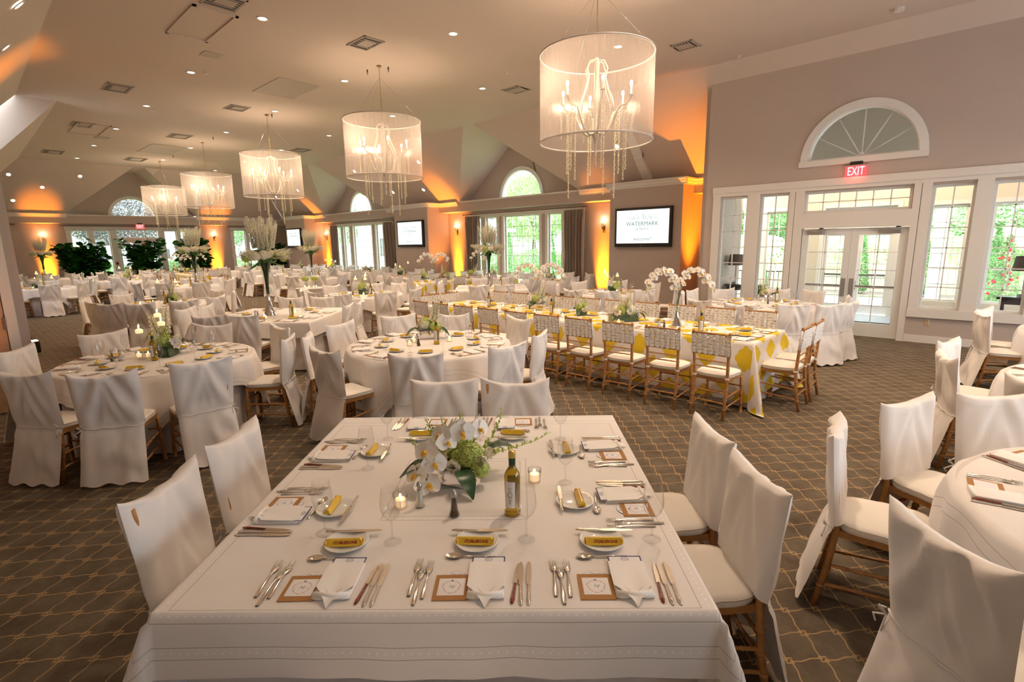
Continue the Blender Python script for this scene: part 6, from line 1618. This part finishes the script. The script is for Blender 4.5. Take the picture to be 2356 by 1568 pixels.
# hooks beside the chandelier chains
for i, (px, py, w) in enumerate(((845, 160, 'left of the second chain'), (893, 154, 'right of the second chain'), (625, 262, 'right of the third chain'), (490, 315, 'above the fourth chandelier'), (398, 357, 'above the farthest chandelier'))):
    b = MB(); b.cyl(.014, -.05, 0, 8); b.tube([(0, 0, -.05), (.02, 0, -.07), (0, 0, -.10), (-.02, 0, -.07), (0, 0, -.05)], .004, 5); o = b.obj('ceiling_hook', 'black_matte', None, PZ(px, py, HC)); tag(o, 'small black ceiling hook ' + w, 'hook')

# ================================================================== lobby contents
def table_lamp(loc, label, h=1.52):
    t = thing('table_lamp', label, 'lamp', loc); z = .80 - 0
    b = MB(); b.lathe([(.19, h - .26), (.155, h)], 28); b.lathe([(.187, h - .26), (.152, h)], 28); b.obj('lamp_shade', 'lamp_shade', t)
    b = MB(); b.cyl(.07, z, z + .05, 20); b.rod((0, 0, z + .05), (0, 0, h - .1), .010, 8); b.obj('lamp_stand', 'steel', t)
def console(loc, L, label, rz=0):
    t = thing('console_table', label, 'table', loc, rz)
    b = MB(); b.bev((-L / 2, -.2, .75), (L / 2, .2, .80), .01); b.obj('tabletop', 'dark_wood', t)
    b = MB(); b.box((-L / 2 + .05, -.17, .66), (L / 2 - .05, .17, .75)); b.obj('apron', 'dark_wood', t)
    for sx in (-1, 1):
        for sy in (-1, 1):
            b = MB(); x, y = sx * (L / 2 - .08), sy * .15; b.tube([(x, y, .70), (x - sx * .03, y, .5), (x + sx * .02, y, .2), (x + sx * .06, y, 0.0)], [.035, .028, .018, .022], 8); b.obj('leg', 'dark_wood', t)
console((-4.55, 13.2, 0), .9, 'dark console table behind the leftmost lobby window'); table_lamp((-4.82, 13.2, 0.0), 'lamp with dark tapered shade behind the leftmost lobby window')
console((.42, 13.0, 0), .9, 'dark curved leg console table behind the right windows'); table_lamp((.30, 13.0, 0), 'lamp with dark tapered shade behind the right windows')
t = thing('orb_chandelier', 'pale wire orb chandelier with candle bulbs seen through the half round window', 'chandelier', (-2.35, 13.3, 4.44))
for k in range(4):
    a = pi * k / 4; b = MB(); b.tube([(.42 * cos(q) * cos(a), .42 * cos(q) * sin(a), .33 * sin(q)) for q in [2 * pi * j / 40 for j in range(41)]], .006, 5, caps=False); b.obj('orb_ring', 'resin_grey', t)
for z in (.02, -.10):
    b = MB(); b.tube([(.41 * cos(q), .41 * sin(q), z + .05 * sin(q)) for q in [2 * pi * j / 40 for j in range(41)]], .006, 5, caps=False); b.obj('orb_ring', 'resin_grey', t)
b = MB(); b.tube([(0, 0, .31), (0, 0, -.3)], .01, 6); b.obj('stem', 'resin_grey', t)
for k in range(4):
    a = 2 * pi * k / 4 + .5; b = MB(); b.tube([(0, 0, -.2), (.12 * cos(a), .12 * sin(a), -.2), (.2 * cos(a), .2 * sin(a), -.12), (.2 * cos(a), .2 * sin(a), .0)], .007, 6); b.obj('candle_arm', 'resin_grey', t)
    b = MB(); b.ball((.2 * cos(a), .2 * sin(a), .045), .022, 8, 0, (1, 1, 2)); b.obj('bulb', 'bulb', t)
lamp('orb_lamp', 'POINT', (-2.35, 13.3, 4.3), 420, WARM, .2)

# ================================================================== outdoors
def foliage_mesh(nm, shape, n, leaf, m, seed, trunk=True):
    """crown of many leaf cards; shape(rnd) gives a point"""
    rnd = random.Random(seed); b = MB()
    for i in range(n):
        p = shape(rnd); a, e = rnd.uniform(0, 6.28), rnd.uniform(-1, 1); d = Vector((cos(a), sin(a), e)).normalized(); g = d.orthogonal().normalized(); s = leaf * rnd.uniform(.6, 1.3)
        p = Vector(p); h = d.cross(g); b.add([p, p + d * s + g * s * .5, p + d * s * 1.7 + h * s * .2, p + d * s - g * s * .5], [(0, 1, 2, 3)], 0)
    return b.mesh(nm, m)
def cone_pt(H, R):
    def f(r):
        z = r.random() ** 1.3; a = r.uniform(0, 6.28); q = R * (1 - z) ** .7 * (1 - .25 * r.random()) * min(1, .5 + z * 6); return (q * cos(a), q * sin(a), .05 + z * H)
    return f
def blob_pt(R, H, z0):
    def f(r):
        a, e = r.uniform(0, 6.28), r.uniform(-1, 1); k = (.72 + .28 * r.random()) * (1 + .22 * noise.noise(Vector((cos(a) * 2, sin(a) * 2, e * 2.5)))); q = sqrt(max(0, 1 - e * e)); return (R * k * q * cos(a), R * k * q * sin(a), z0 + H * (e * k + 1) / 2)
    return f
ME_CEDAR = foliage_mesh('cedar_foliage', cone_pt(1.9, .30), 5000, .032, 'cedar_green', 1)
ME_BUSH = foliage_mesh('bush_foliage', blob_pt(1.4, 1.5, 0), 9000, .05, 'tree_green', 2)
TREES = [foliage_mesh('tree_crown', blob_pt(2.6, 4.2, 1.6), 15000, .085, m, 3 + i) for i, m in enumerate(('tree_green', 'tree_light', 'tree_purple'))]
def cedar(x, y, s, label, z=0):
    t = thing('cedar_shrub', label, 'shrub', (x, y, z), random.uniform(0, 6), 'columnar cedars outdoors'); t.scale = (s,) * 3
    b = MB(); b.cyl(.03, 0, .9, 6); b.obj('trunk', 'bark', t); o = put('foliage', ME_CEDAR, t); o['kind'] = 'stuff'
def tree(x, y, s, k, label, z=0):
    t = thing('garden_tree', label, 'tree', (x, y, z), random.uniform(0, 6), 'trees outdoors'); t.scale = (s,) * 3
    b = MB(); b.tube([(0, 0, 0), (.1, 0, 1.5), (0, .1, 4)], [.18, .12, .05], 8)
    for q in range(5): a = q * 1.3; b.tube([(.05, 0, 1.8 + q * .25), (1.2 * cos(a), 1.2 * sin(a), 3 + q * .3)], [.06, .02], 5)
    b.obj('trunk', 'bark', t); o = put('crown', TREES[k], t); o['kind'] = 'stuff'
def bush(x, y, s, label, z=0):
    o = put('hedge_bush', ME_BUSH, None, (x, y, z), random.uniform(0, 6)); o.scale = (s,) * 3; tag(o, label, 'bush', 'hedge bushes outdoors')
b = MB(); b.box((-90, 15.45, -.3), (60, 90, -.06)); b.box((-110, -50, -.3), (-31.62, 15.45, -.06)); b.box((-31.62, 14.07, -.3), (-5.2, 15.45, -.06)); struct(b.obj('lawn', 'lawn'))
b = MB(); b.box((-5.3, 15.45, -.06), (8, 19.5, -.02)); struct(b.obj('patio_slab', 'concrete'))
b = MB(); b.box((-40, 26, -.06), (-8, 28.0, -.04)); struct(b.obj('road', 'concrete'))
b = MB(); b.box((-14, 20.6, -.06), (10, 22.4, -.03)); struct(b.obj('garden_bed', 'mulch'))
# picket fence panels
for i in range(8):
    x = -13 + i * 2.6; t = thing('fence_panel', 'pale wooden scalloped fence panel, %s from the left' % ORD[i], 'fence', (x, 22.6, -.06), 0, 'garden fence panels')
    b = MB(); n = 14
    for k in range(n): u = 2.6 * k / n; h = 1.95 + .22 * abs(cos(pi * k / n)) ; b.box((u, 0, 0), (u + 2.6 / n - .008, .03, h))
    b.obj('boards', 'fence_wood', t); b = MB(); b.box((-.06, -.05, 0), (.06, .07, 2.3)); b.obj('post', 'fence_wood', t)
for i, x in enumerate((-8.6, -6.9, -5.3, -3.6, -1.9, -.2, 1.5, 3.3)): cedar(x, 21.4, 1.08, 'columnar cedar before the wooden fence, %s from the left' % ORD[i])
for i, x in enumerate((-12, -9.4, -6.8, -4.2, -1.6, 1.0, 3.6, 6.2)): bush(x, 25.0, 1.9, 'dense green bush behind the fence, %s from the left' % ORD[i])
for i, (x, y, s, k) in enumerate(((-8.5, 29.5, 1.0, 0), (-2.4, 29.8, 1.15, 1), (3.8, 30.5, 1.1, 1), (9.8, 31, 1.1, 2))): tree(x, y, s, k, 'tall tree beyond the garden fence, %s from the left' % ORD[i])
for i, x in enumerate((-5.75, -3.95, -1.3, .62, 2.4)):
    t = thing('porch_column', 'round white porch column outside the lobby, %s from the left' % ORD[i], 'column', (x, 17.6 if i > 1 else 16.6, -.02), 0, 'porch columns')
    b = MB(); b.lathe([(.15, .1), (.15, 2.7), (.19, 2.75), (.19, 2.85)], 20); b.obj('shaft', 'exterior_white', t); b = MB(); b.box((-.2, -.2, 0), (.2, .2, .1)); b.obj('base', 'exterior_white', t)
b = MB(); b.box((-6.5, 16.2, 2.83), (6, 18.0, 3.15)); o = struct(b.obj('beam_porch', 'exterior_white'))
t = thing('porch_railing', 'black metal railing on the porch behind the second lobby window', 'railing', (-6.2, 16.4, -.02))
b = MB(); b.box((0, 0, .95), (1.6, .03, .98)); b.box((0, 0, .12), (1.6, .03, .15)); b.obj('rails', 'black_matte', t)
b = MB()
for k in range(13): b.box((k * .13, .005, .1), (k * .13 + .015, .02, .96))
b.obj('balusters', 'black_matte', t)
t = thing('rose_bush', 'climbing rose with red blooms beyond the right windows', 'shrub', (.05, 18.8, -.06)); o = put('foliage', foliage_mesh('rose_foliage', cone_pt(1.9, .42), 1800, .045, 'tree_green', 8), t); o['kind'] = 'stuff'
b = MB(); rnd = random.Random(6)
for k in range(26): a = rnd.uniform(0, 6.28); z = rnd.uniform(.3, 1.85); r = .40 * (1 - z / 2.2); b.ball((r * cos(a), r * sin(a), z), .045, 5)
o = b.obj('red_blooms', 'rose_red', t); o['kind'] = 'stuff'
# houses
def house(name, loc, w_, d, h, mats, label, rows, rz=0, roofh=2.2):
    t = thing(name, label, 'house', loc, rz)
    b = MB(); b.box((-w_ / 2, 0, 0), (w_ / 2, d, h)); n = int(h / .22)
    for k in range(n): b.box((-w_ / 2 - .01, -.02, k * .22), (w_ / 2 + .01, 0.0, k * .22 + .19))
    b.obj('clapboard_wall', mats[0], t)
    b = MB(); b.prism([(-.5, h), (d + .5, h), (d / 2, h + roofh)], -w_ / 2 - .4, w_ / 2 + .4, axis='x'); b.obj('roof', mats[1], t)
    for (x, z, ww, hh) in rows:
        b = MB(); b.box((x - ww / 2 - .1, -.06, z - .1), (x + ww / 2 + .1, -.02, z + hh + .1)); f = b.obj('window_frame', 'exterior_white', t); b = MB(); b.box((x - ww / 2, -.075, z), (x + ww / 2, -.06, z + hh)); b.obj('pane', 'roof_dark', f)
    return t
house('neighbour_house', (-6.0, 34, 0), 9, 8, 5.8, ('siding_blue', 'roof_dark'), 'grey blue clapboard house beyond the lobby porch', [(-2, 1, .9, 1.5), (0, 1, .9, 1.5), (2, 3.6, .9, 1.4), (-2, 3.6, .9, 1.4)])
house('white_house', (-34, 27, 0), 14, 8, 6.0, ('siding_white', 'roof_dark'), 'white clapboard house with porch beyond the second window bay', [(x, z, 1.0, 1.5) for x in (-5, -2.5, 0, 2.5, 5) for z in (.9, 3.7)], .5)
t = thing('white_porch', 'white porch with railings on the house beyond the second bay', 'porch', (-29.0, 22.5, 0), .5)
for k in range(4): b = MB(); b.box((k * 1.8, 0, 0), (k * 1.8 + .16, .16, 2.6)); b.obj('post', 'exterior_white', t)
b = MB(); b.box((-.2, -.1, 2.6), (5.8, 1.6, 2.8)); b.obj('porch_roof', 'exterior_white', t)
b = MB()
for k in range(36): b.box((k * .15, .05, .1), (k * .15 + .03, .09, .85))
b.box((0, .03, .85), (5.4, .11, .92)); b.obj('railing', 'exterior_white', t)
house('grey_house', (-15.5, 36, 0), 8, 8, 5, ('siding_white', 'roof_dark'), 'pale house among trees beyond the nearest window bay', [(-2, 1, 1, 1.5), (1, 1, 1, 1.5), (0, 3.2, 1, 1.2)], .2)
for i, (x, y) in enumerate(((-19.5, 20.5), (-16.6, 20.5), (-13.9, 20.5), (-22.5, 20))): cedar(x, y, 1.25, 'columnar cedar on the lawn beyond the nearest bay, %s from the left' % ORD[(1, 2, 3, 0)[i]])
for i, (x, y, s, k) in enumerate(((-25.5, 29.5, 1.15, 1), (-19.5, 31, 1.2, 0), (-12.8, 30.4, 1.1, 1), (-47, 26, 1.2, 0))): tree(x, y, s, k, 'leafy garden tree beyond the north bays, %s in the row' % ORD[i])
for i, x in enumerate((-24, -21, -18, -15, -12.5)): bush(x, 24.5, 1.0, 'low green bush across the lawn beyond the bay, %s from the left' % ORD[i])
house('yellow_house', (-50, -1.5, 0), 9, 8, 6, ('siding_yellow', 'roof_dark'), 'yellow house beyond the far left windows', [(-2, 1, 1, 1.5), (1.5, 1, 1, 1.5), (-2, 3.6, 1, 1.5), (1.5, 3.6, 1, 1.5)], pi / 2)
house('dark_roof_house', (-52, 11, 0), 9, 8, 6, ('siding_white', 'roof_dark'), 'white house beyond the far end doors', [(-2.5, 1, 1, 1.5), (0, 1, 1, 1.5), (2.5, 1, 1, 1.5), (-2, 3.6, 1, 1.5), (1.5, 3.6, 1, 1.5)], pi / 2)
for i, (x, y, s, k) in enumerate(((-41, 1.5, 1.1, 0), (-42, 7.4, 1.1, 2), (-41, 13.2, 1.1, 0), (-43, 19.3, 1.2, 1))): tree(x, y, s, k, 'leafy tree outside the far end wall, %s in the row' % ORD[i])
for i, y in enumerate((0, 5.5, 9, 12, 14.5, 17)): bush(-35.5, y, .8, 'low green bush outside the far end wall, %s in the row' % ORD[i])
t = thing('parked_van', 'white delivery van parked outside the far end doors', 'van', (-37.2, 7.6, -.06), pi / 2)
b = MB(); b.bev((-1.6, -.8, .35), (1.3, .8, 2.1), .12); b.bev((1.2, -.8, .35), (2.2, .8, 1.3), .15); b.obj('body', 'exterior_white', t)
b = MB(); b.bev((.6, -.82, 1.3), (1.25, .82, 1.9), .05); b.obj('cab_window', 'roof_dark', t)
for sx in (-1.0, 1.6):
    for sy in (-.8, .8): b = MB(); b.cyl(.36, -.1, .1, 18, 0, Matrix.Translation((sx, sy, .36)) @ Matrix.Rotation(pi / 2, 4, 'X')); b.obj('wheel', 'black_matte', t)
